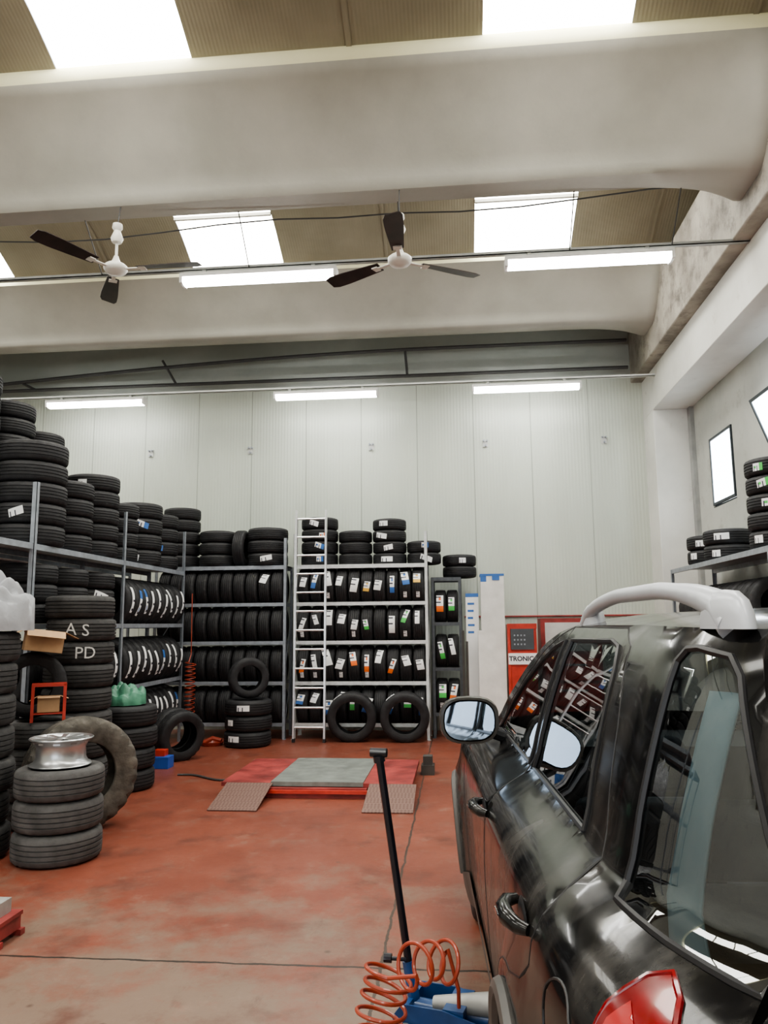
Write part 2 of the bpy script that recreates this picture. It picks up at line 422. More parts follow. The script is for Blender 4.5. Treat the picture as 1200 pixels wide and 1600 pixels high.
v, fc = patch(rect(YF, YB, 0, 7.4), [rect(*W1), rect(*W2), rect(-9.5, -5.5, 2.2, 4.3)], lambda a, b: (XR, a, b), .8, flip=True)
wr = obj('wall_right', mesh('wall_right', v, fc, 'conc_wall')); struct(wr)
md = wr.modifiers.new('solid', 'SOLIDIFY'); md.thickness = .2; md.offset = -1
# entrance wall with wide open door, behind the camera
v, fc = patch(rect(XL, XR+.2, 0, 7.4), [rect(-6.5, 1.5, .001, 4.6)], lambda a, b: (a, YF, b), .8)
we = obj('wall_entrance', mesh('wall_entrance', v, fc, 'conc_wall')); struct(we)
def window(name, W, tilt):
    y0, y1, z0, z1 = W
    e = bpy.data.objects.new(name, None); e.location = (XR+.05, (y0+y1)/2, z0); C.objects.link(e); struct(e)
    hw = (y1-y0)/2; H = z1-z0
    g = G(); t = .03
    g.box(-.03, .05, -hw, hw, 0, t).box(-.03, .05, -hw, hw, H-t, H).box(-.03, .05, -hw, -hw+t, t, H-t).box(-.03, .05, hw-t, hw, t, H-t)
    obj('window_frame', g.mesh('window_frame', 'frame', None), parent=e)
    s = bpy.data.objects.new('sash', None); C.objects.link(s); s.parent = e; s.location = (-.035, 0, .03); s.rotation_euler = (0, -tilt, 0)
    g = G(); a = hw-.02; h2 = H-.03; t = .035
    g.box(-.03, .0, -a, a, 0, t).box(-.03, 0, -a, a, h2-t, h2).box(-.03, 0, -a, -a+t, t, h2-t).box(-.03, 0, a-t, a, t, h2-t)
    obj('sash_frame', g.mesh('sash_frame', 'frame', None), parent=s)
    g = G().box(-.018, -.012, -a+t, a-t, t, h2-t)
    obj('window_pane', g.mesh('window_pane', 'frost', None), parent=s)
window('window_1', W1, 0.0)
window('window_2', W2, D2R(19))

# concrete Y beams
BEAMS = [-8.3, -4.5, -.7, 3.1, 6.9, 10.7]
prof = [(-.72, 6.76), (-.745, 6.70), (-.74, 6.60), (-.66, 6.53), (-.52, 6.38), (-.39, 6.20), (-.29, 6.04), (-.22, 5.93), (-.185, 5.86), (-.165, 5.80), (-.15, 5.74), (-.12, 5.70)]
prof = prof+[(-a, b) for a, b in prof[::-1]]
blk = [(-.72, 6.76), (-.745, 6.70), (-.74, 6.60), (-.735, 6.5), (-.71, 6.36), (-.67, 6.2), (-.60, 6.02), (-.52, 5.88), (-.44, 5.76), (-.36, 5.66), (-.28, 5.60), (-.20, 5.58)]
blk = blk+[(-a, b) for a, b in blk[::-1]]
k = 0
for by in BEAMS:
    k += 1
    xs = [XL, -8.5] + [-8+i*.5 for i in range(20)] + [1.7, 1.85, 2.0, 2.12, 2.24, 2.34, 2.43, 2.52, 2.6, 2.67, 2.73, 2.78]
    V = []; F = []; MI = []
    n = len(prof)
    last = by > 10
    zf = (lambda z: 5.79+(z-5.70)*(.82/1.06)) if last else (lambda z: z)
    for x in xs:
        e = max(0, (x-1.6)/(2.73-1.6)); e = min(1, e)**2.8
        for (a, b), (a2, b2) in zip(prof, blk):
            V.append((x, by+a+(a2-a)*e, zf(b+(b2-b)*e)))
    for i in range(len(xs)-1):
        for j in range(n):
            l = (j+1) % n
            F.append((i*n+j, i*n+l, (i+1)*n+l, (i+1)*n+j)); MI.append(1 if (j in (0, 1) or j in (n-2, n-3)) else 0)
    F.append(tuple(range(n))[::-1]); MI.append(0); F.append(tuple((len(xs)-1)*n+j for j in range(n))); MI.append(0)
    struct(obj('trim_%d' % k, mesh('concrete_beam', V, F, ['conc', 'lip'], 50, MI)))
# roof vaults and skylights
SK = [(.33, 1.62), (-3.62, -2.32), (-7.57, -6.27)]
roofV = []; roofF = []
wi = 3
for b0, b1 in [(-12.8, -8.3)]+list(zip(BEAMS[:-1], BEAMS[1:]))+[(10.7, 13.4)]:
    y0, y1 = b0+.70, b1-.70
    Y0, Y1 = y0, y1
    y1 = min(y1, YB+.1) if b0 > 10 else y1
    def zr(y):
        t = (y-Y0)/(Y1-Y0); return 6.74+.34*math.sin(PI*t)-(.17*t if b1 > 10.6 and b0 < 10 else 0)-(.17 if b0 > 10 else 0)
    ny = 14
    xcuts = sorted([XL, 3.5]+[a for s in SK for a in s])
    for i in range(len(xcuts)-1):
        xa, xb = xcuts[i], xcuts[i+1]
        is_s = any(abs(xa-s[0]) < 1e-6 for s in SK) and b0 < 10 and b0 > -12
        pts = []
        for j in range(ny+1):
            y = y0+(y1-y0)*j/ny
            z = zr(y)+(.02 if is_s else 0)
            pts += [(xa, y, z), (xb, y, z)]
        fs = [(2*j, 2*j+2, 2*j+3, 2*j+1) for j in range(ny)]
        if is_s:
            o = obj('window_%d' % wi, mesh('skylight', pts, fs, 'sky', 170)); wi += 1; struct(o)
            g = G()
            for yy in (y0+(y1-y0)*.30, y0+(y1-y0)*.66):
                z = zr(yy)
                g.box(xa, xb, yy-.02, yy+.02, z-.03, z+.01)
            obj('glazing_bar', g.mesh('glazing_bar', 'conc', None), parent=o)
        else:
            kk = len(roofV); roofV += pts; roofF += [tuple(q+kk for q in ff) for ff in fs]
            if xb-xa > 1.5:
                xm = xa+.55*(xb-xa)
                for j in range(ny):
                    a_ = y0+(y1-y0)*j/ny; c_ = y0+(y1-y0)*(j+1)/ny
                    kk = len(roofV)
                    roofV += [(xm-.025, a_, zr(a_)-.015), (xm+.025, a_, zr(a_)-.015), (xm+.025, c_, zr(c_)-.015), (xm-.025, c_, zr(c_)-.015)]
                    roofF.append((kk, kk+3, kk+2, kk+1))
struct(obj('ceiling', mesh('ceiling', roofV, roofF, 'roof', 170)))

# edge girder, lintel, column
sbox('trim_7', (2.78, XR, YF, YB, 5.32, 6.35), 'conc_d', .02)
sbox('trim_8', (2.95, XR, YF, YB, 4.72, 5.32), 'conc_w', .01)
sbox('trim_9', (2.95, XR, 11.42, YB, 0, 4.72), 'conc_w', .01)
g = G().add([(2.78, YF, 6.3), (3.5, YF, 7.2), (3.5, YB, 7.2), (2.78, YB, 6.3), (2.9, YF, 6.2), (3.5, YF, 6.9), (3.5, YB, 6.9), (2.9, YB, 6.2)],
            [(0, 3, 2, 1), (4, 5, 6, 7), (0, 1, 5, 4), (2, 3, 7, 6), (0, 4, 7, 3), (1, 2, 6, 5)])
struct(obj('trim_10', g.mesh('gutter_slab', 'conc_d', None)))
sbox('trim_11', (3.44, 3.5, 11.3, 11.42, 0, 4.72), 'rail')

# roof truss pipes at the far end
e = empty('roof_truss', 'dark steel pipe truss under the roof end', 'truss', (0, 11.75, 5.5))
g = G().sweep([(XL+.1, 0, .0), (2.7, 0, .0)], .03); obj('bottom_chord', g.mesh('bottom_chord', 'pipe'), parent=e)
pts = [(-8.9+i*.58, 0, .02+.42*math.sin(min(1, (i*.58)/9)*PI*.5)) for i in range(21)]
g = G().sweep(pts, .03); obj('top_chord', g.mesh('top_chord', 'pipe'), parent=e)
for xa, xb in ((-4.75, -4.5), (-.75, -.72), (-7.2, -6.9)):
    g = G().sweep([(xa, 0, .42 if xa > -7 else .15), (xb, 0, .0)], .02); obj('strut', g.mesh('strut', 'pipe'), parent=e)

# ------------------------------------------------------------------ fluorescent battens
def lamp_parts(e, L=1.62):
    h = L/2
    g = G()
    ring = [(-.075, .02), (-.065, -.02), (-.035, -.05), (.035, -.05), (.065, -.02), (.075, .02)]
    V = [(x, a, b) for x in (-h+.03, h-.03) for a, b in ring]; n = 6
    F = [(i, i+1, n+i+1, n+i) for i in range(n-1)]+[(0, n, 2*n-1, n-1), tuple(range(n)), tuple(range(2*n-1, n-1, -1))]
    g.add(V, F); obj('lamp_diffuser', g.mesh('lamp_diffuser', 'tube'), parent=e)
    g = G().box(-h, h, -.08, .08, .02, .06).box(-h, -h+.03, -.08, .08, -.045, .02).box(h-.03, h, -.08, .08, -.045, .02)
    obj('lamp_housing', g.mesh('lamp_housing', 'lampbody', None), parent=e)
    for s in (-1, 1):
        g = G().box(s*h*.7-.02, s*h*.7+.02, -.03, .03, .06, .105); obj('mounting_clip', g.mesh('mounting_clip', 'rail', None), parent=e)
for x in (-2.0, 1.38):
    e = empty('fluorescent_light', 'lit twin-tube fluorescent batten hung on the middle rail', 'ceiling light', (x, 7.45, 5.20), group='fluorescent battens on the rails'); lamp_parts(e, 1.66)
for x in (-5.58, -1.93, 1.08):
    e = empty('fluorescent_light', 'lit fluorescent batten under the rail near the panel wall', 'ceiling light', (x, 11.2, 5.06), group='fluorescent battens on the rails'); lamp_parts(e, 1.6)
def rail(name, x0, x1, y, z, label, mat='rail'):
    g = G().box(x0, x1, y-.025, y+.025, z, z+.010).box(x0, x1, y-.025, y-.020, z, z+.035).box(x0, x1, y+.020, y+.025, z, z+.035)
    o = obj(name, g.mesh(name, mat, None)); return tag(o, label, 'rail')
rail('cable_rail', -8.9, 3.45, 7.45, 5.305, 'thin grey steel cable rail carrying the middle lamps')
rail('cable_rail', -8.9, 3.3, 11.2, 5.165, 'thin white steel cable rail near the panel wall', 'rail_w')
for x in (-6.2, -3.7, -2.1, -.5, 1.2, 2.2):
    g = G().sweep([(0, 0, 0), (0, -.43, .40)], .006, 5)
    o = obj('suspension_wire', g.mesh('suspension_wire', 'wire'), (x, 7.425, 5.31)); tag(o, 'thin dark suspension wire holding the lamp rail', 'wire', 'wires holding the lamp rail')
pts = [(-8.9+i*.6, 7.05+.02*math.sin(i), 5.62-.05*math.sin(i*.9)-(.06 if i < 14 else 0)+max(0, (i-14))*.012) for i in range(21)]
tag(obj('electric_cable', G().sweep(pts, .008, 5).mesh('electric_cable', 'wire')), 'thin sagging dark cable strung under the concrete beam', 'cable')

# ------------------------------------------------------------------ ceiling fans
def fan(x, y, z, a0):
    e = empty('ceiling_fan', 'three-blade ceiling fan with white motor and dark dusty blades', 'ceiling fan', (x, y, z), group='ceiling fans under the concrete beam')
    g = G().lathe([(.001, -.06), (.045, -.058), (.055, -.05), (.09, -.04), (.112, -.01), (.112, .02), (.09, .04), (.05, .055), (.03, .10), (.02, .13), (.001, .13)], 32)
    obj('motor_housing', g.mesh('motor_housing', 'fanwhite', 50), parent=e)
    obj('downrod', G().cyl(.013, .12, .42, 12).mesh('downrod', 'fanwhite'), parent=e)
    g = G().lathe([(.012, .26), (.045, .27), (.06, .31), (.045, .35), (.03, .39), (.05, .42), (.045, .46), (.001, .47)], 24)
    obj('canopy', g.mesh('canopy', 'fanwhite', 50), parent=e)
    obj('hanging_wire', G().sweep([(0, 0, .45), (0, .05, 5.705-z)], .006, 6).mesh('hanging_wire', 'wire'), parent=e)
    for i in range(3):
        a = a0+i*2*PI/3
        V = []; n = 10
        for j in range(n+1):
            r = .22+j/n*.62; hw = .055+.028*min(1, j/n*1.5)
            if j == n: hw *= .75
            tw = .22
            for zz in (0, .006):
                V += [(r, -hw, .0+zz-hw*tw), (r, hw, zz+hw*tw)]
        F = []
        for j in range(n):
            q = 4*j
            F += [(q, q+4, q+5, q+1), (q+2, q+3, q+7, q+6), (q, q+2, q+6, q+4), (q+1, q+5, q+7, q+3)]
        F += [(0, 1, 3, 2), (4*n, 4*n+2, 4*n+3, 4*n+1)]
        b = obj('fan_blade', mesh('fan_blade', V, F, 'blade'), (0, 0, 0), (0, 0, a), e)
        g = G().box(.10, .30, -.018, .018, -.012, -.002).box(.24, .30, -.04, .04, -.014, -.004)
        obj('blade_bracket', g.mesh('blade_bracket', 'fanwhite', None), parent=b)
fan(-.47, 6.75, 4.96, D2R(30))
fan(-3.23, 6.75, 5.03, 0)

# ------------------------------------------------------------------ tires
def tire_mesh(name, R, w, rim, mat='rubber', seg=72, groove=.009, notch=.007):
    S0 = [(rim, -w*.36), (rim+.004, -w*.44), (rim+.018, -w*.47), (rim+(R-rim)*.5, -w*.505), (R-.04, -w*.49), (R-.016, -w*.445), (R-.005, -w*.385)]
    P = list(S0)
    gz = [-.24, -.08, .08, .24]; hwid = .022
    for c in gz:
        o_ = .001 if abs(c) > .2 else 0
        P += [(R-o_, (c-hwid)*w), (R-groove, (c-hwid*.7)*w), (R-groove, (c+hwid*.7)*w), (R-o_, (c+hwid)*w)]
    P += [(a, -b) for a, b in S0[::-1]]
    P += [(rim+.02, w*.40), (R-.035, w*.42), (R-.022, 0), (R-.035, -w*.42), (rim+.02, -w*.40)]
    n = len(P); V = []; F = []
    for i in range(seg):
        a = 2*PI*i/seg; nt = (i % 3 == 0)
        for j, (r, z) in enumerate(P):
            rr = r
            if nt and j in (5, 6, 23, 24): rr = r-notch
            if nt and notch > .015 and j in (4, 25): rr = r-notch*.6
            V.append((rr*math.cos(a), rr*math.sin(a), z))
    for i in range(seg):
        k = (i+1) % seg
        for j in range(n):
            l = (j+1) % n
            F.append((i*n+j, k*n+j, k*n+l, i*n+l))
    return mesh(name, V, F, mat, 32)
KIND = {
 'A': (.315, .20, .195, 'rubber'), 'B': (.275, .175, .165, 'rubber'), 'C': (.34, .20, .215, 'rubber'), 'D': (.25, .165, .155, 'rubber'),
 'S': (.30, .185, .18, 'rubber'), 'W': (.30, .205, .19, 'rubber_grey'), 'X': (.33, .22, .20, 'rubber_used')}
TM = {k_: tire_mesh('tire_'+k_.lower(), *v_[:3], mat=v_[3]) for k_, v_ in KIND.items()}
TM['R'] = tire_mesh('tire_retread', .31, .205, .19, mat='rubber_used', groove=.012, notch=.012); KIND['R'] = (.31, .205, .19, 'rubber_used')
TM['T'] = tire_mesh('tire_truck', .44, .25, .25, mat='rubber_dust', groove=.02, notch=.028); KIND['T'] = (.44, .25, .25, 'rubber_dust')
SMC = {}
def sticker(kind, col, L, W, sh):
    key = (kind, col, L, W, sh)
    if key not in SMC:
        R = KIND[kind][0]+.0015; n = 12; da = L/R; V = []; F = []; MI = []
        for i in range(n+1):
            t = i/n-.5; a = t*da
            for zz in (-W/2, -W/6, W/6, W/2): V.append((R*math.cos(a-zz*sh*.6/R), R*math.sin(a-zz*sh*.6/R), zz+sh*t*L))
        for i in range(n):
            for j in range(3):
                F.append((4*i+j, 4*i+4+j, 4*i+5+j, 4*i+1+j))
                MI.append(1 if (i in (8, 9, 10, 11) and col != 'white') or (i in (2, 3) and j == 1 and col != 'white') else (2 if (i in (1, 5) and j < 2) else 0))
        SMC[key] = mesh('sticker', V, F, ['white', col if col != 'white' else 'white', 'ink'], 170, MI)
    return SMC[key]
def tire(kind, loc, rot, label, group, st=None):
    o = obj('tire', TM[kind], loc, rot); tag(o, label, 'tire', group)
    if st:
        for (ang, z, col, L, W) in st:
            obj('sticker', sticker(kind, col, L, W, random.choice((-.35, -.2, 0, 0, .2, .35)) if L > .1 else 0), (0, 0, z), (0, 0, ang), o)
    return o
def stack(x, y, z0, n, kind, label, group, face=-PI/2, pl=0., cols=('white',), jit=.012):
    R, w_ = KIND[kind][:2]; z = z0+.001
    for i in range(n):
        st = None; rz = random.uniform(-.3, .3)
        if random.random() < pl:
            st = [(face-rz+random.uniform(-.35, .35), random.uniform(-.1, .1)*w_, random.choice(cols), random.choice((.10, .13, .17)), .075)]
        tire(kind, (x+random.uniform(-jit, jit), y+random.uniform(-jit, jit), z+w_*.505), (0, 0, rz), label, group, st)
        z += w_*1.012+.002
    return z
def row_x(x0, x1, y, lev, kind, label, group, pl=0., cols=('white',), sink=.05):
    R, w_ = KIND[kind][:2]; n = int((x1-x0)/(w_*1.03)); sp = (x1-x0)/n
    for i in range(n):
        st = None
        if random.random() < pl:
            st = [(-PI/2-random.uniform(-.05, .5), random.uniform(-.12, .12)*w_, random.choice(cols), random.choice((.2, .25, .14)), random.choice((.085, .065, .10)))]
            if random.random() < .25: st.append((-PI/2+.5, 0, 'white', .09, .05))
        tire(kind, (x0+sp*(i+.5), y+random.uniform(-.01, .01), lev+R-sink), (0, PI/2+random.uniform(-.004, .004), random.uniform(-.015, .015)), label, group, st)
def row_y(y0, y1, x, lev, kind, label, group, pl=0., cols=('white',), sink=.06):
    R, w_ = KIND[kind][:2]; n = int((y1-y0)/(w_*1.03)); sp = (y1-y0)/n
    for i in range(n):
        st = None
        if random.random() < pl: st = [(random.uniform(-.2, .1)+.1, 0, random.choice(cols), .32, .06)]
        tire(kind, (x+random.uniform(-.01, .01), y0+sp*(i+.5), lev+R-sink), (PI/2, 0, random.uniform(-.01, .01)), label, group, st)

# ------------------------------------------------------------------ racks
def rack(x0, x1, y0, y1, levels, top, mat, label, axis='x', posts=None, deck=None, rear_top=None):
    """tyre rack: angle-iron posts + paired beams; deck levels get a sheet panel"""
    cx, cy = (x0+x1)/2, (y0+y1)/2
    e = empty('storage_rack', label, 'rack', (cx, cy, 0))
    t = .045
    posts = posts or ([x0, x1] if axis == 'x' else [y0, y1])
    for p in posts:
        for q in (0, 1):
            tp = rear_top if (rear_top and q == (1 if axis == 'x' else 0)) else top
            if axis == 'x': px, py = p, (y0, y1)[q]
            else: px, py = (x0, x1)[q], p
            sx = 1 if px < cx else -1; sy = 1 if py < cy else -1
            g = G()
            g.box(*(sorted((0, sx*t))), *(sorted((0, sy*.005))), 0, tp); g.box(*(sorted((0, sx*.005))), *(sorted((0, sy*t))), 0, tp)
            obj('rack_post', g.mesh('rack_post', mat, None), (px-cx, py-cy, 0), parent=e)
            obj('foot_plate', G().box(-.03 if sx < 0 else -.01, .03 if sx > 0 else .01, -.03, .03, 0, .006).mesh('foot_plate', mat, None), (px-cx, py-cy, 0), parent=e)
    for lv in levels:
        for q in (0, 1):
            if axis == 'x':
                yy = (y0+.006, y1-.036)[q]; g = G().box(x0-cx+.006, x1-cx-.006, yy-cy, yy-cy+.03, lv-.05, lv)
            else:
                xx = (x0+.006, x1-.036)[q]; g = G().box(xx-cx, xx-cx+.03, y0-cy+.006, y1-cy-.006, lv-.05, lv)
            obj('rack_beam', g.mesh('rack_beam', mat, None), parent=e)
    if deck is not None:
        for lv in deck:
            g = G().box(x0-cx+.008, x1-cx-.008, y0-cy+.008, y1-cy-.008, lv, lv+.006)
            obj('shelf_panel', g.mesh('shelf_panel', mat, None), parent=e)
    for p in (posts[0], posts[-1]):
        for za, zb in ((.3, 1.1), (1.1, 1.9)):
            if axis == 'x': P0, P1 = (p-cx, y0-cy+.02, za), (p-cx, y1-cy-.02, zb)
            else: P0, P1 = (x0-cx+.02, p-cy, za), (x1-cx-.02, p-cy, zb)
            obj('brace', G().sweep([P0, P1], .006, 5).mesh('brace', mat), parent=e)
    return e
LV = [.225, .80, 1.37, 1.92, 2.455]
rack(-4.45, -2.47, 11.0, 11.45, LV, 2.86, 'steel', 'galvanised steel tire rack against the panel wall', deck=[2.455], rear_top=2.455)
rack(-2.37, -.42, 11.0, 11.45, LV, 2.92, 'steel_l', 'pale steel tire rack packed with labelled tires', deck=[2.455], rear_top=2.455)
rack(-.385, .055, 11.2, 11.62, [.35, .98, 1.62, 2.26], 2.262, 'steel_d', 'narrow dark steel rack beside the labelled tires', deck=[2.26])
gB = 'tires on the rear wall racks'
la = 'black car tire standing upright on a rear rack shelf'
lb = 'new black tire with paper label standing on the rack shelf'
for lv in LV[:4]:
    row_x(-4.40, -2.52, 11.225, lv, 'B', la, gB, pl=.03)
row_x(-2.32, -.47, 11.225, LV[3], 'B', lb, gB, pl=1., cols=('white', 'white', 'white', 'yellow', 'blue'))
row_x(-2.32, -.47, 11.225, LV[2], 'B', lb, gB, pl=.95, cols=('orange', 'white', 'green', 'white'))
row_x(-2.32, -.47, 11.225, LV[1], 'B', lb, gB, pl=.95, cols=('orange', 'white', 'white'))
row_x(-2.32, -.47, 11.225, LV[0], 'B', lb, gB, pl=.8, cols=('green', 'white', 'blue'))
for lv in (.35, .98, 1.62):
    row_x(-.337, .006, 11.41, lv, 'D', lb, gB, pl=1., cols=('green', 'orange', 'white'), sink=.03)
gT = 'tires stacked on top of the racks'
lt_ = 'black tire lying flat in a stack on the rack top'
stack(-4.15, 11.26, 2.461, 5, 'B', lt_, gT, jit=.003)
stack(-3.585, 11.26, 2.461, 3, 'B', lt_, gT, jit=.003)
tire('B', (-3.212, 11.24, 2.462+.275), (0, PI/2, 0), 'black tire standing upright on the rack top', gT)
stack(-2.815, 11.26, 2.461, 3, 'S', lt_, gT, pl=.2, jit=.001)
lw = 'new tire with white labels in a rack-top stack'
stack(-2.04, 11.33, 2.461, 4, 'B', lw, gT, pl=1., cols=('white', 'orange', 'blue'), jit=.003)
stack(-1.50, 11.33, 2.461, 3, 'D', lw, gT, pl=.2, jit=.003)
stack(-.99, 11.33, 2.461, 4, 'D', lw, gT, pl=1., face=-1.8, jit=.003)
stack(-.482, 11.33, 2.461, 2, 'D', lw, gT, pl=1., face=-1.7, cols=('white', 'blue'), jit=.001)
stack(.035, 11.50, 2.266, 2, 'D', lt_, gT, pl=.4, jit=.001)
for x in (-1.49, -.76):
    tire('C', (x, 10.80, .338), (PI/2+.10, 0, .05), 'black tire standing upright against the rack foot', 'tires leaning on the rack foot', [(2.2, .02, 'white', .14, .08)])
stack(-2.86, 10.45, 0, 3, 'A', 'new tire with label in a low floor stack', 'tires in the low floor stack', pl=1., face=-1.85)
tire('B', (-2.86, 10.45, .615+.277), (PI/2, 0, .5), 'black tire standing upright on a floor stack', 'tires in the low floor stack', [(.4, 0, 'white', .16, .1)])

# left rack
LL = [.32, .90, 1.63, 2.365]
rack(-4.45, -3.9, 4.75, 10.75, LL, 2.95, 'steel', 'long galvanised steel tire rack along the hall side', axis='y', posts=[4.75, 6.75, 8.75, 10.75], deck=[2.365], rear_top=2.365)
rack(-5.25, -4.7, 4.75, 10.75, LL, 2.365, 'steel', 'second galvanised rack standing behind the side rack', axis='y', posts=[4.75, 6.75, 8.75, 10.75], deck=[2.365])
gL = 'tires on the side rack'
l1 = 'new tire with white stripe labels on the side rack'
l2 = 'black tire standing upright on the side rack'
for lv in LL[:3]:
    row_y(8.81, 10.69, -4.175, lv, 'A' if lv > .5 else 'B', l1, gL, pl=.95, cols=('white', 'white', 'blue', 'white'))
for lv in LL[:2]:
    row_y(6.81, 8.69, -4.20, lv, 'A' if lv > .5 else 'B', l2, gL, pl=.3)
for i, y in enumerate((7.12, 7.755, 8.39)):
    stack(-4.19, y, LL[2]+.004, 3, 'S', 'dark used tire lying flat on the side rack', gL, pl=.15, face=-.8, jit=.002)
gS = 'tires stacked above the side rack'
l3 = 'dark tire lying flat in a tall stack above the side rack'
zt = 2.372
stack(-4.19, 7.13, zt, 5, 'C', l3, gS, face=-1.2, pl=.3, jit=.002)
stack(-4.19, 7.80, zt, 4, 'S', l3, gS, face=-1.2, pl=0, jit=.002)
stack(-4.19, 8.43, zt, 5, 'S', l3, gS, face=-1.2, pl=.25, jit=.002)
stack(-4.19, 9.06, zt, 4, 'B', l3, gS, face=-1.2, pl=0, jit=.002)
stack(-4.19, 9.71, zt, 4, 'A', 'new tire with white labels above the side rack', gS, face=-1.3, pl=.8, cols=('white', 'blue', 'white'), jit=.004)
stack(-4.19, 10.36, zt, 4, 'S', 'new tire with white labels above the side rack', gS, face=-1.3, pl=.9, cols=('white', 'blue', 'white'), jit=.004)
for y, n, kd in ((6.6, 8, 'S'), (7.25, 9, 'A'), (7.95, 9, 'S'), (8.60, 8, 'S'), (9.30, 5, 'S')):
    stack(-5.0, y, zt, n, kd, 'dark used tire in a high stack near the ceiling', gS, face=-1.1, pl=.04, jit=.012)

# floor stacks
gF = 'used tires stacked on the floor'
z_tall = stack(-3.55, 7.02, 0, 9, 'R', 'used tire in the tall chalk-marked floor stack', gF)
z_big = stack(-3.54, 5.36, 0, 7, 'X', 'chunky used tire in a floor stack under grey cloth', gF)
z_mid = stack(-3.50, 6.33, 0, 4, 'W', 'used tire in a floor stack under the red stand', gF)
z_grn = stack(-3.38, 7.70, 0, 4, 'A', 'black tire in a floor stack under green bag', gF)
z_frt = stack(-2.84, 5.42, 0, 3, 'W', 'worn grey tire stacked under an alloy rim', gF)
tire('T', (-3.05, 6.14, .438), (PI/2, 0, D2R(42)), 'large dusty truck tire standing upright beside stacks', 'truck tire')
tire('S', (-3.52, 9.47, .30), (PI/2, 0, D2R(50)), 'black tire standing on the floor by the side rack', 'pair of tires on the floor')
tire('S', (-3.36, 9.25, .295), (PI/2+.12, 0, D2R(50)), 'black tire leaning on another tire', 'pair of tires on the floor')
tire('B', (-3.64, 6.40, z_mid+.275), (PI/2, 0, D2R(30)), 'used tire standing upright on a floor stack', gF)

def text_mesh(s, size, bold=0.0):
    cu = bpy.data.curves.new('t', 'FONT'); cu.body = s; cu.size = size; cu.align_x = 'CENTER'; cu.align_y = 'CENTER'; cu.offset = bold
    cu.resolution_u = 3
    o = bpy.data.objects.new('t', cu); C.objects.link(o)
    bpy.context.view_layer.update()
    me = bpy.data.meshes.new_from_object(o.evaluated_get(bpy.context.evaluated_depsgraph_get()))
    bpy.data.objects.remove(o); return me
def curved_text(s, size, R, ang, mat, slope=0):
    me = text_mesh(s, size)
    bm = bmesh.new(); bm.from_mesh(me)
    bmesh.ops.subdivide_edges(bm, edges=[e_ for e_ in bm.edges if e_.calc_length() > .03], cuts=2)
    for v in bm.verts:
        a = ang+v.co.x/R; zz = v.co.y+slope*v.co.x
        v.co = Vector((R*math.cos(a), R*math.sin(a), zz))
    bm.to_mesh(me); bm.free(); me.materials.clear(); me.materials.append(M[mat])
    return me
tall = [o for o in C.objects if o.name.startswith('tire') and abs(o.location.x+3.55) < .03 and abs(o.location.y-7.02) < .03]
tall.sort(key=lambda o: o.location.z)
for idx, s, sz, ang, sl in ((7, 'A S', .15, -1.22, -.1), (6, 'PD', .15, -.95, 0)):
    t_ = tall[idx]
    obj('chalk_writing', curved_text(s, sz, .313, ang-t_.rotation_euler.z, 'chalk', sl), (0, 0, 0), (0, 0, 0), t_)

# alloy rim on the front stack
e = empty('alloy_rim', 'silver multi-spoke alloy rim lying on worn tires', 'wheel rim', (-2.84, 5.42, z_frt+.002))
g = G().lathe([(.205, 0), (.212, .006), (.205, .014), (.185, .022), (.170, .05), (.165, .12), (.185, .165), (.208, .175), (.218, .185), (.212, .192), (.198, .186), (.178, .172), (.155, .125), (.158, .05), (.175, .012), (.205, 0)], 48)
obj('rim_barrel', g.mesh('rim_barrel', 'alloy', 50), parent=e)
for i in range(10):
    a = 2*PI*i/10
    g = G()
    V = [(.03, -.014, .150), (.03, .014, .150), (.03, .014, .182), (.03, -.014, .182), (.185, -.022, .155), (.185, .022, .155), (.185, .022, .188), (.185, -.022, .188)]
    g.add(V, [(0, 1, 2, 3), (7, 6, 5, 4), (0, 4, 5, 1), (1, 5, 6, 2), (2, 6, 7, 3), (3, 7, 4, 0)])
    obj('rim_spoke', g.mesh('rim_spoke', 'alloy', None), (0, 0, 0), (0, 0, a), e)
obj('hub_cap', G().lathe([(.001, .14), (.045, .145), (.045, .182), (.03, .19), (.001, .192)], 24).mesh('hub_cap', 'alloy', 50), parent=e)

def blob(name, mat, rx, ry, h, seed, nx=56):
    rnd = random.Random(seed); ph = [(rnd.uniform(-30, 30), rnd.uniform(-30, 30), rnd.uniform(0, 6)) for _ in range(7)]
    V = []; F = []
    for i in range(nx+1):
        for j in range(nx):
            t = i/nx; a = 2*PI*j/nx
            r = min(1, t*1.25)
            x = rx*r*math.cos(a); y = ry*r*math.sin(a)
            bump = sum(abs(math.sin(p[0]*x+p[1]*y+p[2])) for p in ph)/7-.6
            rip = .07*math.sin(9*a+seed)*max(0, t-.4)
            z = h*(1-(t*.95)**3)*(1+1.2*bump)
            if t > .8: z = max(0.0, h*.14*(1+bump))*(1-t)/.2
            V.append((x*(1+rip+.2*bump), y*(1+rip+.15*bump), max(0, z)))
    for i in range(nx):
        for j in range(nx):
            k = (j+1) % nx
            F.append((i*nx+j, (i+1)*nx+j, (i+1)*nx+k, i*nx+k))
    return mesh(name, V, F, mat, 170)
tag(obj('cloth_cover', blob('cloth_cover', 'bag', .34, .34, .32, 3), (-3.50, 5.42, z_big+.003)), 'crumpled grey cloth cover on a tire stack', 'cloth')
tag(obj('plastic_bag', blob('plastic_bag', 'greenbag', .2, .2, .17, 5), (-3.38, 7.68, z_grn+.003)), 'crumpled green plastic bag on a tire stack', 'bag')

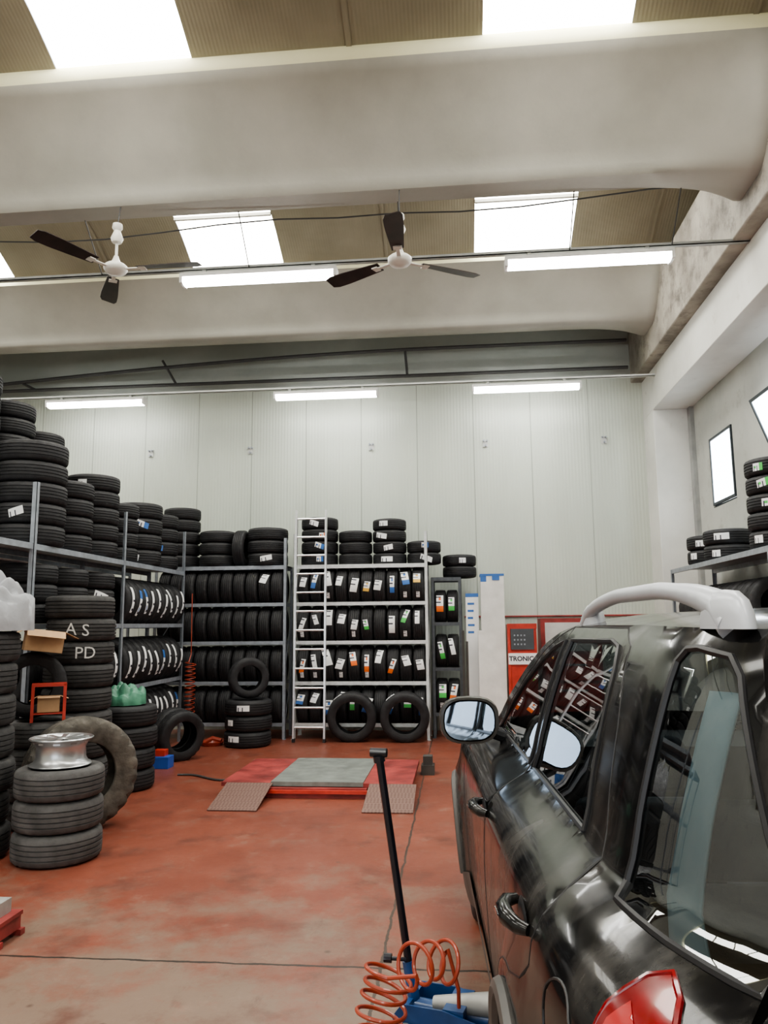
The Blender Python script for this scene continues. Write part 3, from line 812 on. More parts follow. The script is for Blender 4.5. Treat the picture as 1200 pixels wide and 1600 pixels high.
def carton(loc, rot, sx, sy, sz, label):
    e = empty('cardboard_box', label, 'box', loc, rot)
    t = .004; g = G()
    g.box(-sx, sx, -sy, sy, 0, t).box(-sx, -sx+t, -sy, sy, 0, sz).box(sx-t, sx, -sy, sy, 0, sz).box(-sx, sx, -sy, -sy+t, 0, sz).box(-sx, sx, sy-t, sy, 0, sz)
    obj('box_body', g.mesh('box_body', 'cardboard', None), parent=e)
    for (px, py, rx, ry, lx, ly) in ((-sx, 0, 0, -.9, sx*.8, sy), (sx, 0, 0, .6, sx*.8, sy), (0, -sy, 1.0, 0, sx, sy*.8), (0, sy, -.5, 0, sx, sy*.8)):
        if px: g = G().box(*sorted((0, math.copysign(lx, px))), -ly, ly, 0, t)
        else: g = G().box(-lx, lx, *sorted((0, math.copysign(ly, py))), 0, t)
        obj('box_flap', g.mesh('box_flap', 'cardboard', None), (px, py, sz-t), (rx*.6, ry*.6, 0), e)
carton((-3.54, 6.34, z_mid+.555), (0, .12, .6), .15, .12, .18, 'open brown cardboard box on an upright tire')
e = empty('metal_stand', 'small red welded metal stand on a tire stack', 'stand', (-3.34, 6.13, z_mid+.002), (0, 0, .5))
for sx in (-.12, .12):
    for sy in (-.045, .045):
        obj('stand_leg', G().box(sx-.012, sx+.012, sy-.012, sy+.012, 0, .30).mesh('stand_leg', 'redpaint', None), parent=e)
for sy in (-.045, .045):
    obj('cross_bar', G().box(-.13, .13, sy-.012, sy+.012, .28, .305).mesh('cross_bar', 'redpaint', None), parent=e)
obj('cross_bar', G().box(-.13, .13, -.05, .05, .06, .07).mesh('cross_bar', 'redpaint', None), parent=e)
carton((-3.34, 6.13, z_mid+.076), (0, 0, .5), .085, .03, .13, 'small brown cardboard box on the red stand')

tag(boxpart('carton', (-3.50, -3.30, 8.72, 8.90, 0, .13), 'bluecart', bevel=.003), 'small blue carton on the red floor', 'box')
tag(boxpart('carton', (-3.49, -3.36, 8.76, 8.88, .131, .20), 'redpaint', bevel=.003), 'small red carton on a blue carton', 'box')

# ------------------------------------------------------------------ ladder
e = empty('ladder', 'tall aluminium ladder leaning against the tire rack', 'ladder', (-2.08, 10.74, 0), (-.035, 0, 0))
for s in (-1, 1):
    obj('ladder_rail', G().box(s*.215-.013, s*.215+.013, -.03, .03, 0, 3.24).mesh('ladder_rail', 'alu', None), parent=e)
    obj('ladder_foot', G().box(s*.215-.018, s*.215+.018, -.035, .035, 0, .05).mesh('ladder_foot', 'black', None), parent=e)
for i in range(12):
    g = G().sweep([(-.21, 0, .2+i*.265), (.21, 0, .2+i*.265)], .014, 8)
    obj('rung', g.mesh('rung', 'alu'), parent=e)

# ------------------------------------------------------------------ white post machine, red cabinets
e = empty('lift_post', 'tall white painted machine post with blue cap', 'machine', (.42, 10.95, 0))
obj('post_body', G().box(-.10, .22, -.15, .15, 0, 2.25).mesh('post_body', 'whitecol', None), parent=e)
obj('post_cap', G().box(-.105, .225, -.155, .155, 2.25, 2.28).box(.06, .16, -.156, -.15, 2.19, 2.25).box(-.101, -.02, -.1515, -.15, 2.17, 2.25).mesh('post_cap', 'blue', None), parent=e)
obj('post_base', G().box(-.20, .225, -.2, .10, 0, .04).mesh('post_base', 'whitecol', None), parent=e)
obj('cable_duct', G().box(-.15, -.10, -.15, -.05, .04, 1.5).mesh('cable_duct', 'whitecol', None), parent=e)
e2 = empty('carton_tube', 'tall slim white and blue printed carton beside post', 'box', (.20, 11.12, 0))
obj('carton_body', G().box(-.09, .09, -.05, .06, 0, 2.02).mesh('carton_body', 'white', None), parent=e2)
g = G()
g.box(-.0905, .0905, -.052, .061, 1.97, 2.021)
for i in range(5): g.box(-.065, .03-.01*(i % 3), -.0522, -.05, 1.86-i*.10, 1.89-i*.10)
obj('printed_band', g.mesh('printed_band', 'blue', None), parent=e2)
for i in range(2):
    pp = boxpart('metal_plank', (.075-.03+i*.05, .115-.03+i*.05-.005, 10.9, 10.94, 0, 1.5-.15*i), 'rust')
    tag(pp, 'dark metal plank standing by the white post', 'plank', 'planks by the white post')

e = empty('machine_cabinet', 'red machine cabinet with dark control panel and lettering', 'machine', (.84, 10.98, 0))
obj('cabinet_frame', G().box(-.17, .22, -.2, .2, 0, 1.58).box(-.175, .225, -.22, -.2, 1.52, 1.59).box(-.175, -.14, -.22, -.2, 0, 1.52).mesh('cabinet_frame', 'redpaint', None), parent=e)
obj('control_panel', G().box(-.13, .18, -.225, -.2, 1.24, 1.52).mesh('control_panel', 'panelgrey', None), parent=e)
g = G()
for i in range(4):
    for j in range(3): g.box(-.09+i*.045, -.07+i*.045, -.230, -.225, 1.30+j*.06, 1.322+j*.06)
obj('control_buttons', g.mesh('control_buttons', 'steel', None), parent=e)
obj('name_plate', G().box(-.17, .22, -.222, -.2, 1.04, 1.19).mesh('name_plate', 'white', None), parent=e)
me = text_mesh('TRONIC', .088, .003); me.materials.clear(); me.materials.append(M['ink'])
obj('lettering', me, (.005, -.2235, 1.115), (PI/2, 0, 0), e)
obj('lower_panel', G().box(-.13, .18, -.215, -.2, .5, 1.0).mesh('lower_panel', 'redpaint', None), parent=e)
e = empty('tool_cabinet', 'low red and grey tool cabinet near the wall', 'cabinet', (1.58, 11.4, 0))
obj('cabinet_body', G().box(-.42, .42, -.22, .22, 0, 1.66).mesh('cabinet_body', 'redworn', None), parent=e)
obj('cabinet_door', G().box(-.36, .36, -.235, -.22, 1.2, 1.60).mesh('cabinet_door', 'cabinetgrey', None), parent=e)
for z in (.1, .45, .8):
    d = obj('drawer', G().box(-.38, .38, -.235, -.22, z, z+.3).mesh('drawer', 'redpaint', None), parent=e)
    obj('drawer_handle', G().box(-.2, .2, -.25, -.235, z+.2, z+.225).mesh('drawer_handle', 'steel', None), parent=d)

for x in (-4.99, -3.31, -1.33, .49, 2.33):
    e = empty('wall_bracket', 'small pale anchor plate with bolts on the wall', 'bracket', (x, 11.995, 4.36), group='anchor plates on the panel wall')
    obj('anchor_plate', G().box(-.04, .04, -.01, .004, 0, .12).mesh('anchor_plate', 'cabinetgrey', None), parent=e)
    for dx, dz in ((-.025, .10), (.025, .10), (0, .02)):
        obj('bolt', G().cyl(.014, 0, .04, 8).mesh('bolt', 'steel'), (dx, -.01, dz), (PI/2, 0, 0), e)
pp = G().sweep([(.1, 11.98, 1.70), (2.9, 11.98, 1.70)], .014); tag(obj('wall_pipe', pp.mesh('wall_pipe', 'redworn')), 'thin red pipe fixed along the panel wall', 'pipe')

# ------------------------------------------------------------------ right side rack
rack(2.84, 3.42, 7.3, 10.6, [.4, 1.55, 2.28], 2.282, 'steel', 'steel tire shelf under the side windows', axis='y', posts=[7.3, 10.6], deck=[2.28])
gR = 'tires on the shelf by the windows'
lr = 'black tire with label on the shelf by the windows'
for y in (9.85, 9.2): stack(3.14, y, 2.286, 2, 'B', lr, gR, face=-2.4, pl=1., jit=.004)
stack(3.15, 7.80, 2.286, 5, 'B', lr, gR, face=-2.4, pl=1., cols=('white', 'green'), jit=.004)
row_y(7.9, 10.4, 3.13, 1.55, 'B', 'black tire upright on the shelf by the windows', gR)
tag(obj('plastic_jug', G().lathe([(.001, 0), (.07, 0), (.075, .02), (.07, .14), (.03, .18), (.025, .21), (.001, .21)], 20).mesh('plastic_jug', 'cabinetgrey', 50), (3.15, 10.35, 2.287)), 'small grey plastic jug on the shelf', 'jug')

# ------------------------------------------------------------------ floor lift platform
e = empty('scissor_lift', 'low red scissor lift platform with grey centre plate', 'lift', (-1.36, 8.05, 0))
ox, oy = 1.36, -8.05
def lb_(name, x0, x1, y0, y1, z0, z1, mat): return obj(name, G().box(x0+ox, x1+ox, y0+oy, y1+oy, z0, z1).mesh(name, mat, None), parent=e)
lb_('platform_wing', -2.28, -1.80, 7.42, 8.72, .09, .125, 'redworn')
lb_('platform_wing', -.92, -.46, 7.42, 8.72, .09, .125, 'redworn')
lb_('centre_plate', -1.80, -.92, 7.42, 8.72, .095, .135, 'greyplate')
lb_('base_frame', -1.86, -.88, 7.36, 8.78, 0, .088, 'redworn')
lb_('frame_rail', -2.26, -2.2, 7.45, 8.7, 0, .09, 'redworn')
lb_('frame_rail', -.55, -.49, 7.45, 8.7, 0, .09, 'redworn')
lb_('front_bar', -1.86, -.86, 7.33, 7.36, .045, .075, 'redpaint')
for x0, x1 in ((-2.22, -1.78), (-.86, -.42)):
    V = [(x0+ox, 6.82+oy, .004), (x1+ox, 6.82+oy, .004), (x1+ox, 7.41+oy, .12), (x0+ox, 7.41+oy, .12), (x0+ox, 6.82+oy, .010), (x1+ox, 6.82+oy, .010), (x1+ox, 7.41+oy, .126), (x0+ox, 7.41+oy, .126)]
    g = G().add(V, [(0, 3, 2, 1), (4, 5, 6, 7), (0, 1, 5, 4), (1, 2, 6, 5), (2, 3, 7, 6), (3, 0, 4, 7)])
    obj('ramp', g.mesh('ramp', 'checker', None), parent=e)
e = empty('rubber_block', 'pair of dark rubber blocks stacked by the lift', 'block', (-.36, 8.6, 0))
obj('lower_block', G().box(-.07, .07, -.09, .09, 0, .10).mesh('lower_block', 'rust', 30), parent=e)
obj('upper_block', G().box(-.05, .05, -.07, .07, .10, .19).mesh('upper_block', 'rust', 30), parent=e)
pts = [(-3.05+i*.055, 8.35+.06*math.sin(i*.5)-.02*i, .012) for i in range(15)]
tag(obj('floor_hose', G().sweep(pts, .011, 6).mesh('floor_hose', 'wire')), 'black rubber hose lying on the red floor', 'hose')

def coil(axis_pts, R, turns, n=28):
    """helix around a smooth polyline axis"""
    P = [Vector(p) for p in axis_pts]; out = []
    N_ = int(turns*n); seg = len(P)-1
    d0 = (P[1]-P[0]).normalized()
    a = d0.cross(Vector((0, 0, 1)) if abs(d0.z) < .9 else Vector((1, 0, 0))).normalized()
    for i in range(N_+1):
        t = i/N_*seg; k = min(int(t), seg-1); f = t-k
        c = P[k].lerp(P[k+1], f)
        dk = (P[k+1]-P[k]).normalized(); dn = (P[min(k+2, seg)]-P[min(k+1, seg-1)]).normalized()
        d = dk.lerp(dn, f).normalized()
        a = (a-d*a.dot(d)).normalized(); b = d.cross(a)
        th = 2*PI*i/n; rr = R*(1+.07*math.sin(2.3*i/n))
        out.append(c+a*rr*math.cos(th)+b*rr*math.sin(th))
    return out
P = [(0, 0, .95), (0, .02, .1)]+coil([(0, 0, 0), (0.0, 0, -.75)], .07, 13, 18)+[(.05, 0, -.9), (.12, 0, -1.04), (.25, -.03, -1.09), (.3, -.05, -1.092)]
tag(obj('coiled_air_hose', G().sweep(P, .007, 6).mesh('coiled_air_hose', 'hose'), (-3.74, 10.62, 1.1)), 'coiled red air hose hanging by the rack post', 'hose')
e = empty('grease_tray', 'small orange tool tray on the floor by racks', 'tray', (-3.35, 10.45, 0))
obj('tray', G().lathe([(.001, 0), (.13, 0), (.16, .05), (.15, .05), (.12, .01), (.001, .01)], 24).mesh('tray', 'hose', 50), parent=e)
obj('tool', G().sweep([(-.1, 0, .04), (0, .02, .09), (.12, .02, .06)], .03, 8).mesh('tool', 'hose'), parent=e)

# red stand at the hall edge
e = empty('axle_stand', 'dark red steel stand with grey block on top', 'stand', (-2.46, 4.02, 0))
obj('stand_frame', G().box(-.12, .14, -.12, -.08, .0, .03).box(-.12, .14, .08, .12, 0, .03).box(-.10, -.07, -.11, .11, .03, .10).box(.09, .12, -.11, .11, .03, .10).box(-.12, .13, -.11, .11, .10, .12).mesh('stand_frame', 'redworn', None), parent=e)
obj('top_block', G().box(-.10, .08, -.08, .08, .12, .19).mesh('top_block', 'jackgrey', 30), parent=e)

# ------------------------------------------------------------------ trolley jack
e = empty('trolley_jack', 'blue trolley jack with long black handle beside the car', 'jack', (-.01, 3.24, 0), (0, 0, D2R(-15)))
for s in (-1, 1):
    V = [(-.24, s*.10, .04), (.42, s*.10, .04), (.42, s*.10, .09), (.15, s*.10, .105), (-.06, s*.10, .15), (-.22, s*.10, .15), (-.26, s*.10, .10)]
    V2 = [(a, b+s*.008, c) for a, b, c in V]; n = 7
    F = [tuple(range(n)), tuple(range(2*n-1, n-1, -1))]+[(i, (i+1) % n, n+(i+1) % n, n+i) for i in range(n)]
    obj('side_plate', mesh('side_plate', V+V2, F, 'jackblue'), parent=e)
    for x in (-.2, .36):
        obj('jack_wheel', G().lathe([(.001, -.02), (.04, -.02), (.045, -.015), (.045, .015), (.04, .02), (.001, .02)], 20).mesh('jack_wheel', 'jackgrey', 40), (x, s*.13, .045), (PI/2, 0, 0), e)
obj('lift_arm', G().sweep([(-.12, 0, .12), (.1, 0, .15), (.36, 0, .14)], [.03, .045, .035], 12).mesh('lift_arm', 'jackgrey', 40), parent=e)
obj('saddle', G().lathe([(.001, 0), (.05, 0), (.06, .03), (.05, .035), (.001, .025)], 20).mesh('saddle', 'jackgrey', 40), (.34, 0, .17), parent=e)
obj('hydraulic_cylinder', G().sweep([(-.2, 0, .10), (.1, 0, .09)], .035, 16).mesh('hydraulic_cylinder', 'jackblue'), parent=e)
obj('jack_body', G().box(-.22, .02, -.09, .09, .045, .08).box(-.22, -.20, -.10, .10, .06, .14).box(-.06, .02, -.095, -.04, .12, .15).box(-.06, .02, .04, .095, .12, .15).mesh('jack_body', 'jackblue', None), parent=e)
obj('handle_socket', G().sweep([(-.20, 0, .10), (-.225, -.01, .27)], .024, 12).mesh('handle_socket', 'jackblue'), parent=e)
obj('jack_handle', G().sweep([(-.22, -.01, .24), (-.30, -.12, 1.07)], .016, 12).sweep([(-.299, -.118, 1.05), (-.302, -.122, 1.075)], .024, 12).mesh('jack_handle', 'handle_black'), parent=e)
obj('handle_grip', G().sweep([(-.335, -.126, 1.085), (-.268, -.118, 1.085)], .018, 12).mesh('handle_grip', 'handle_black'), parent=e)
obj('side_knob', G().sweep([(-.225, -.03, .28), (-.28, -.05, .285)], .008, 8).sweep([(-.28, -.05, .285), (-.31, -.055, .285)], .018, 10).mesh('side_knob', 'handle_black'), parent=e)
# loosely coiled hose: a low pile of flat loops that climbs and runs off to the side
P = [(-.36, 3.25, .01), (-.38, 3.15, .012)]+coil([(-.335, 3.02, .02), (-.325, 3.03, .12), (-.305, 3.04, .24), (-.28, 3.05, .33)], .085, 6.5)
P += coil([(-.22, 2.94, .38), (-.16, 3.0, .38), (-.10, 3.06, .37), (-.04, 3.10, .34)], .068, 3.6)+[(-.03, 3.12, .24), (-.03, 3.14, .17)]
tag(obj('coiled_air_hose', G().sweep(P, .0075, 8).mesh('coiled_air_hose', 'hose')), 'loose coils of red air hose over the jack', 'hose')

# ------------------------------------------------------------------ CAR
CW, CU = 1.13, 3.2
th = D2R(2.87)
car = empty('car', 'dusty black sport utility car with silver roof rails', 'car', (CW*math.cos(th)-CU*math.sin(th), CW*math.sin(th)+CU*math.cos(th), 0), (0, 0, th))
ZS = [.22, .30, .40, .55, .75, .88, .95, 1.00, 1.04, 1.07, 1.10, 1.25, 1.40, 1.52, 1.585, 1.62]
WS = [.27, .25, .235, .222, .213, .215, .222, .246, .292, .345, .385, .425, .470, .515, .560, .62]
def wz(z):
    z = min(max(z, ZS[0]), ZS[-1])
    for i in range(len(ZS)-1):
        if z <= ZS[i+1]: break
    t = (z-ZS[i])/(ZS[i+1]-ZS[i])
    def sl(k):
        if k <= 0: return (WS[1]-WS[0])/(ZS[1]-ZS[0])
        if k >= len(ZS)-1: return (WS[-1]-WS[-2])/(ZS[-1]-ZS[-2])
        return (WS[k+1]-WS[k-1])/(ZS[k+1]-ZS[k-1])
    h = ZS[i+1]-ZS[i]; m0, m1 = sl(i)*h, sl(i+1)*h
    return (2*t**3-3*t*t+1)*WS[i]+(t**3-2*t*t+t)*m0+(-2*t**3+3*t*t)*WS[i+1]+(t**3-t*t)*m1
def sw(u, z):
    w_ = wz(z)
    k_ = .45+.55*min(1, max(0, (z-.93)/.14))
    if u < 1.75: w_ += k_*.12*((1.75-u)/.45)**2
    if u > 4.3: w_ += .24*((u-4.3)/1.05)**2
    for uc in (1.87, 4.50):
        d = math.hypot(u-uc, z-.36)
        if d < .62: w_ -= .03*math.exp(-((d-.42)/.07)**2)
    return w_
def smap(side, off=0.):
    if side < 0: return lambda u, z: (sw(u, z)-off-CW, u-CU, z)
    return lambda u, z: (CW-sw(u, z)+off, u-CU, z)
def uend(z): return 1.12 if z < .95 else 1.12+(z-.95)/.65*.30
def arc(uc, r, a0, a1, n=14): return [(uc+r*math.cos(a0+(a1-a0)*i/n), .36+r*math.sin(a0+(a1-a0)*i/n)) for i in range(n+1)]
roofline = [(1.42, 1.585), (2.0, 1.592), (2.80, 1.590), (3.0, 1.565), (3.2, 1.515), (3.5, 1.400), (3.8, 1.255), (4.12, 1.085)]
ZL = [.26+.06*i for i in range(11)]+[.92, .945, .96, .975, .99, 1.005, 1.02, 1.035, 1.05, 1.065, 1.08, 1.095, 1.11]+[1.15+.05*i for i in range(9)]
win_f = [(2.86, 1.105), (3.86, 1.10), (3.66, 1.215), (3.40, 1.345), (3.12, 1.455), (2.92, 1.515), (2.80, 1.535)]
win_r = [(1.95, 1.105), (2.76, 1.105), (2.70, 1.54), (2.16, 1.548), (2.07, 1.535), (2.02, 1.48)]
win_q = [(1.605, 1.10), (1.58, 1.075), (1.40, 1.066), (1.22, 1.06), (1.25, 1.16), (1.42, 1.50), (1.46, 1.535), (1.56, 1.548), (1.60, 1.545), (1.62, 1.52)]
rarc = arc(1.87, .385, 0, PI)
rdoor_back = [(2.10, 1.583), (1.97, 1.54), (1.86, 1.36), (1.76, 1.10), (1.71, 1.0), (1.72, .90), (1.79, .845)]+arc(1.87, .46, 1.55, .30, 8)+[(2.36, .40), (2.37, .27)]
door_r_edge = [(2.81, .27), (2.81, 1.583)]+rdoor_back
door_f_edge = [(2.81, .27), (3.98, .27), (3.98, .60), (4.02, .9), (4.0, 1.06), (3.90, 1.085), (3.72, 1.225), (3.44, 1.37), (3.14, 1.495), (2.94, 1.557), (2.81, 1.583)]
quarter = [(1.12, .40), (1.12, .95)]+[(uend(z), z) for z in (1.0, 1.1, 1.2, 1.3, 1.4, 1.5)]+[(1.42, 1.585), (2.0, 1.592), (2.81, 1.590), (2.81, 1.583)]+rdoor_back+[(2.255, .27), (2.255, .36)]+rarc[1:]+[(1.485, .40)]
fender = [(2.81, 1.583), (2.94, 1.557), (3.14, 1.495), (3.44, 1.37), (3.72, 1.225), (3.90, 1.085), (4.0, 1.06), (4.02, .9), (3.98, .60), (3.98, .27), (4.115, .27), (4.115, .36)]+arc(4.50, .385, PI, 0)[1:]+[(4.885, .40), (5.28, .40), (5.28, .86), (5.0, .96), (4.6, 1.02), (4.12, 1.085), (3.8, 1.255), (3.5, 1.40), (3.2, 1.515), (3.0, 1.565), (2.81, 1.590)]
def outline(poly, fm, step=.05):
    dd = []
    for i in range(len(poly)):
        a, b = Vector(poly[i]), Vector(poly[(i+1) % len(poly)]); n = max(1, int((b-a).length/step))
        dd += [fm(*(a.lerp(b, k/n))) for k in range(n)]
    dd.append(dd[0]); return dd
for side in (-1, 1):
    fl = side < 0
    fm = smap(side)
    v, fc = patch(quarter, [win_q], fm, .05, ZL, fl); obj('quarter_panel', mesh('quarter_panel', v, fc, 'paint', 170), parent=car)
    v, fc = patch(fender, [], fm, .05, ZL, fl); obj('front_fender', mesh('front_fender', v, fc, 'paint', 170), parent=car)
    for nm, poly, win, hu in (('rear_door', door_r_edge, win_r, 1.85), ('front_door', door_f_edge, win_f, 2.80+.06)):
        v, fc = patch(poly, [win], fm, .05, ZL, fl)
        d = obj(nm, mesh(nm, v, fc, 'paint', 170), parent=car)
        v, fc = patch(win, [], smap(side, -.006), .08, None, fl)
        obj('door_window', mesh('door_window', v, fc, 'carglass', 170), parent=d)
        obj('window_seal', G().sweep(outline(win, smap(side, 0)), .008, 6).mesh('window_seal', 'black'), parent=d)
        obj('door_seal', G().sweep(outline(poly, smap(side, -.0015)), .0032, 5).mesh('door_seal', 'black'), parent=d)
        x_, y_, z_ = smap(side, 0)(hu, .955)
        s = -1 if side < 0 else 1
        hp = [(s*.002, -.10, 0), (s*.022, -.085, .002), (s*.04, -.04, .004), (s*.043, .02, .004), (s*.03, .075, .002), (s*.004, .095, 0)]
        h_ = obj('door_handle', G().sweep([(a+x_, b+y_, c+z_) for a, b, c in hp], [.012, .016, .019, .019, .016, .012], 12).mesh('door_handle', 'paint', 60), parent=d)
        g = G().lathe([(.001, .004), (.04, .006), (.05, .002)], 24, mat=Matrix.Translation((x_+s*.001, y_-.02, z_)) @ Matrix.Rotation(s*PI/2, 4, 'Y') @ Matrix.Diagonal((.75, 1.4, 1, 1)))
        obj('handle_cup', g.mesh('handle_cup', 'black', 60), parent=d)
        obj('handle_trim', G().sweep([(a+x_+s*.016, b*.8+y_, c+z_) for a, b, c in hp[1:5]], .0055, 6).mesh('handle_trim', 'chrome', 60), parent=d)
    v, fc = patch(win_q, [], smap(side, -.004), .06, None, fl); obj('quarter_window', mesh('quarter_window', v, fc, 'carglass', 170), parent=car)
    obj('window_seal', G().sweep(outline(win_q, smap(side, 0), .04), .008, 6).mesh('window_seal', 'black'), parent=car)
    if side < 0:
        dd = [smap(side, .0)(1.50+.08*math.cos(a), .88+.08*math.sin(a)) for a in [2*PI*i/28 for i in range(29)]]
        obj('fuel_flap', G().sweep(dd, .003, 5).mesh('fuel_flap', 'black'), parent=car)
    sill = [(2.25, .22), (4.12, .22), (4.12, .36), (3.9, .42), (2.5, .42), (2.25, .36)]
    v, fc = patch(sill, [], smap(side, .012), .06, None, fl); obj('sill_cladding', mesh('sill_cladding', v, fc, 'clad', 170), parent=car)
    for ar in (arc(1.87, .40, 0, PI, 24), arc(4.50, .40, 0, PI, 24)):
        obj('arch_cladding', G().sweep([smap(side, .004)(*p) for p in ar], .022, 8).mesh('arch_cladding', 'clad'), parent=car)
    tl = [(1.15, .72), (1.155, .88), (1.18, .955), (1.225, 1.0), (1.28, 1.032), (1.33, 1.048), (1.352, 1.035), (1.358, .99), (1.32, .82), (1.27, .72)]
    e2 = bpy.data.objects.new('tail_light', None); C.objects.link(e2); e2.parent = car
    v, fc = patch(tl, [], smap(side, .010), .011, None, fl); obj('tail_lens', mesh('tail_lens', v, fc, 'tail', 170), parent=e2)
    obj('lens_rim', G().sweep(outline(tl, smap(side, .005), .02), .006, 6).mesh('lens_rim', 'tail'), parent=e2)
    ins = [(1.20, .88), (1.225, .95), (1.27, .985), (1.325, 1.01), (1.335, .98), (1.30, .88)]
    v, fc = patch(ins, [], smap(side, .0125), .012, None, fl); obj('reflector_insert', mesh('reflector_insert', v, fc, 'taill', 170), parent=e2)
    def rr(u, z, wo): return (side*(CW-wo), u-CU, z)
    us = [1.50+i*.062 for i in range(21)]
    path = []; rad = []
    for i_, u in enumerate(us):
        t = i_/20
        lift = .095*min(1, (math.sin(PI*t))**.45*1.05) if 0 < i_ < 20 else 0
        path.append(rr(u, 1.590+lift*.9, .60-.02*t)); rad.append(.021 if t > .25 else .021+.014*(1-t/.25))
    obj('roof_rail', G().sweep(path, rad, 12).mesh('roof_rail', 'silver', 60), parent=car)
    for u, L_ in ((1.545, .11), (2.70, .09)):
        g = G().lathe([(.001, .085), (.5, .08), (.8, .06), (.95, .03), (1, 0)], 20, mat=Matrix.Translation(rr(u, 1.585, .60)) @ Matrix.Diagonal((.036, L_, .9, 1)))
        obj('rail_foot', g.mesh('rail_foot', 'silver', 60), parent=car)
    m_ = bpy.data.objects.new('side_mirror', None); C.objects.link(m_); m_.parent = car
    m_.location = (side*(CW-.215), 3.50-CU, 1.175)
    V = []; F = []; n = 24; rings = [(-.002, .90), (.0, 1.0), (.03, 1.04), (.07, .98), (.11, .80), (.135, .45), (.14, .05)]
    for d, s in rings:
        for i in range(n):
            a = 2*PI*i/n; ca, sa = math.cos(a), math.sin(a)
            V.append((.128*s*math.copysign(abs(ca)**.7, ca), d, .10*s*math.copysign(abs(sa)**.75, sa)))
    for i in range(len(rings)-1):
        for j in range(n):
            k = (j+1) % n; F.append((i*n+j, i*n+k, (i+1)*n+k, (i+1)*n+j))
    obj('mirror_housing', mesh('mirror_housing', V, F, 'paint', 60), parent=m_)
    nrm = Vector((side*(-.16), -1, .10 if side < 0 else 0)).normalized()
    V = []
    for i in range(n):
        a = 2*PI*i/n; x = .110*math.copysign(abs(math.cos(a))**.7, math.cos(a)); z = .083*math.copysign(abs(math.sin(a))**.75, math.sin(a))
        V.append((x, -.006+(nrm.x*x+nrm.z*z)/(-nrm.y)*.45, z))
    obj('mirror_glass', mesh('mirror_glass', V, [tuple(range(n))], 'mirrorglass'), parent=m_)
    obj('mirror_arm', G().sweep([(-side*.08, .06, -.05), (-side*.18, .08, -.09)], .025, 8).mesh('mirror_arm', 'black'), parent=m_)
    for uc in (1.87, 4.50):
        wl = bpy.data.objects.new('wheel', None); C.objects.link(wl); wl.parent = car
        wl.location = (side*(CW-.36), uc-CU, .340); wl.rotation_euler = (0, side*PI/2, 0)
        obj('wheel_tire', TM['C'], parent=wl)
        g = G().lathe([(.214, -.09), (.20, -.08), (.19, 0), (.205, .08), (.216, .09), (.20, .085), (.17, .05)], 40)
        for i in range(5):
            g.box(.03, .19, -.022, .022, .045, .07, 0, Matrix.Rotation(2*PI*i/5, 4, 'Z'))
        g.cyl(.05, .03, .08, 20)
        obj('wheel_rim', g.mesh('wheel_rim', 'alloy', 40), parent=wl)
def grid(fn, nu, nv, flip=False):
    V = [fn(i/nu, j/nv) for i in range(nu+1) for j in range(nv+1)]
    F = [(i*(nv+1)+j, (i+1)*(nv+1)+j, (i+1)*(nv+1)+j+1, i*(nv+1)+j+1) for i in range(nu) for j in range(nv)]
    return V, ([f_[::-1] for f_ in F] if flip else F)
def rl(u):
    for (a, b), (c, d) in zip(roofline[:-1], roofline[1:]):
        if a <= u <= c: return b+(d-b)*(u-a)/(c-a)
    return roofline[0][1] if u < roofline[0][0] else roofline[-1][1]
def roof(s, t):
    u = 1.40+s*1.62; zt_ = rl(u); w_ = sw(u, zt_); hx = CW-w_; q = 2*t-1
    q2 = math.copysign(abs(q)**.8, q)
    ub = u-(1-q*q)*.06*(1-s)+(1-q*q)*.05*s
    return (hx*q2, ub-CU, zt_+.045*(1-abs(q2)**3)*(1 if s > .08 else .7+s*3.7))
v, fc = grid(roof, 24, 24); obj('roof_panel', mesh('roof_panel', v, fc, 'paint', 170), parent=car)
def wsh(s, t):
    u = 3.02+s*1.10; zt_ = rl(u); hx = CW-sw(u, zt_); q = 2*t-1
    return (hx*q, u-CU+(1-q*q)*.16*(.3+.7*s), zt_+(1-q*q)*.04*(1-s))
v, fc = grid(wsh, 16, 16); obj('windshield', mesh('windshield', v, fc, 'carglass', 170), parent=car)
def hood(s, t):
    u = 4.12+s*1.16
    zt_ = [1.085, 1.02, .96, .86]; uu = [4.12, 4.6, 5.0, 5.28]
    for i in range(3):
        if u <= uu[i+1]+1e-6: break
    z = zt_[i]+(zt_[i+1]-zt_[i])*(u-uu[i])/(uu[i+1]-uu[i]); hx = CW-sw(u, z); q = 2*t-1
    return (hx*q, u-CU+(1-q*q)*.12, z+.05*(1-q**4))
v, fc = grid(hood, 16, 16); obj('hood', mesh('hood', v, fc, 'paint', 170), parent=car)
def nose(s, t):
    z = .86-s*.60; hx = CW-sw(5.28, max(z, .4)); q = 2*t-1
    return (hx*q, 5.28-CU+(1-q*q)*.12+.04*math.sin(PI*s), z+.05*(1-q**4)*(1-s))
v, fc = grid(nose, 10, 16); obj('front_bumper', mesh('front_bumper', v, fc, 'paint', 170), parent=car)
def rear_pt(z, q, off=0):
    ue = uend(z); hx = CW-sw(ue, z); q2 = math.copysign(abs(q)**.75, q)
    return (hx*q2, ue-CU-.10*(1-abs(q2)**2.6)-off, z)
def tgs(z0, z1, q0, q1, off=0):
    return lambda s, t: rear_pt(z0+(z1-z0)*s, q0+(q1-q0)*t, off)
v, fc = grid(tgs(.48, 1.12, -1, 1), 14, 30, True); tg = obj('tailgate', mesh('tailgate', v, fc, 'paint', 170), parent=car)
v, fc = grid(tgs(1.12, 1.53, -.86, .86), 10, 20, True); obj('rear_window', mesh('rear_window', v, fc, 'carglass', 170), parent=tg)
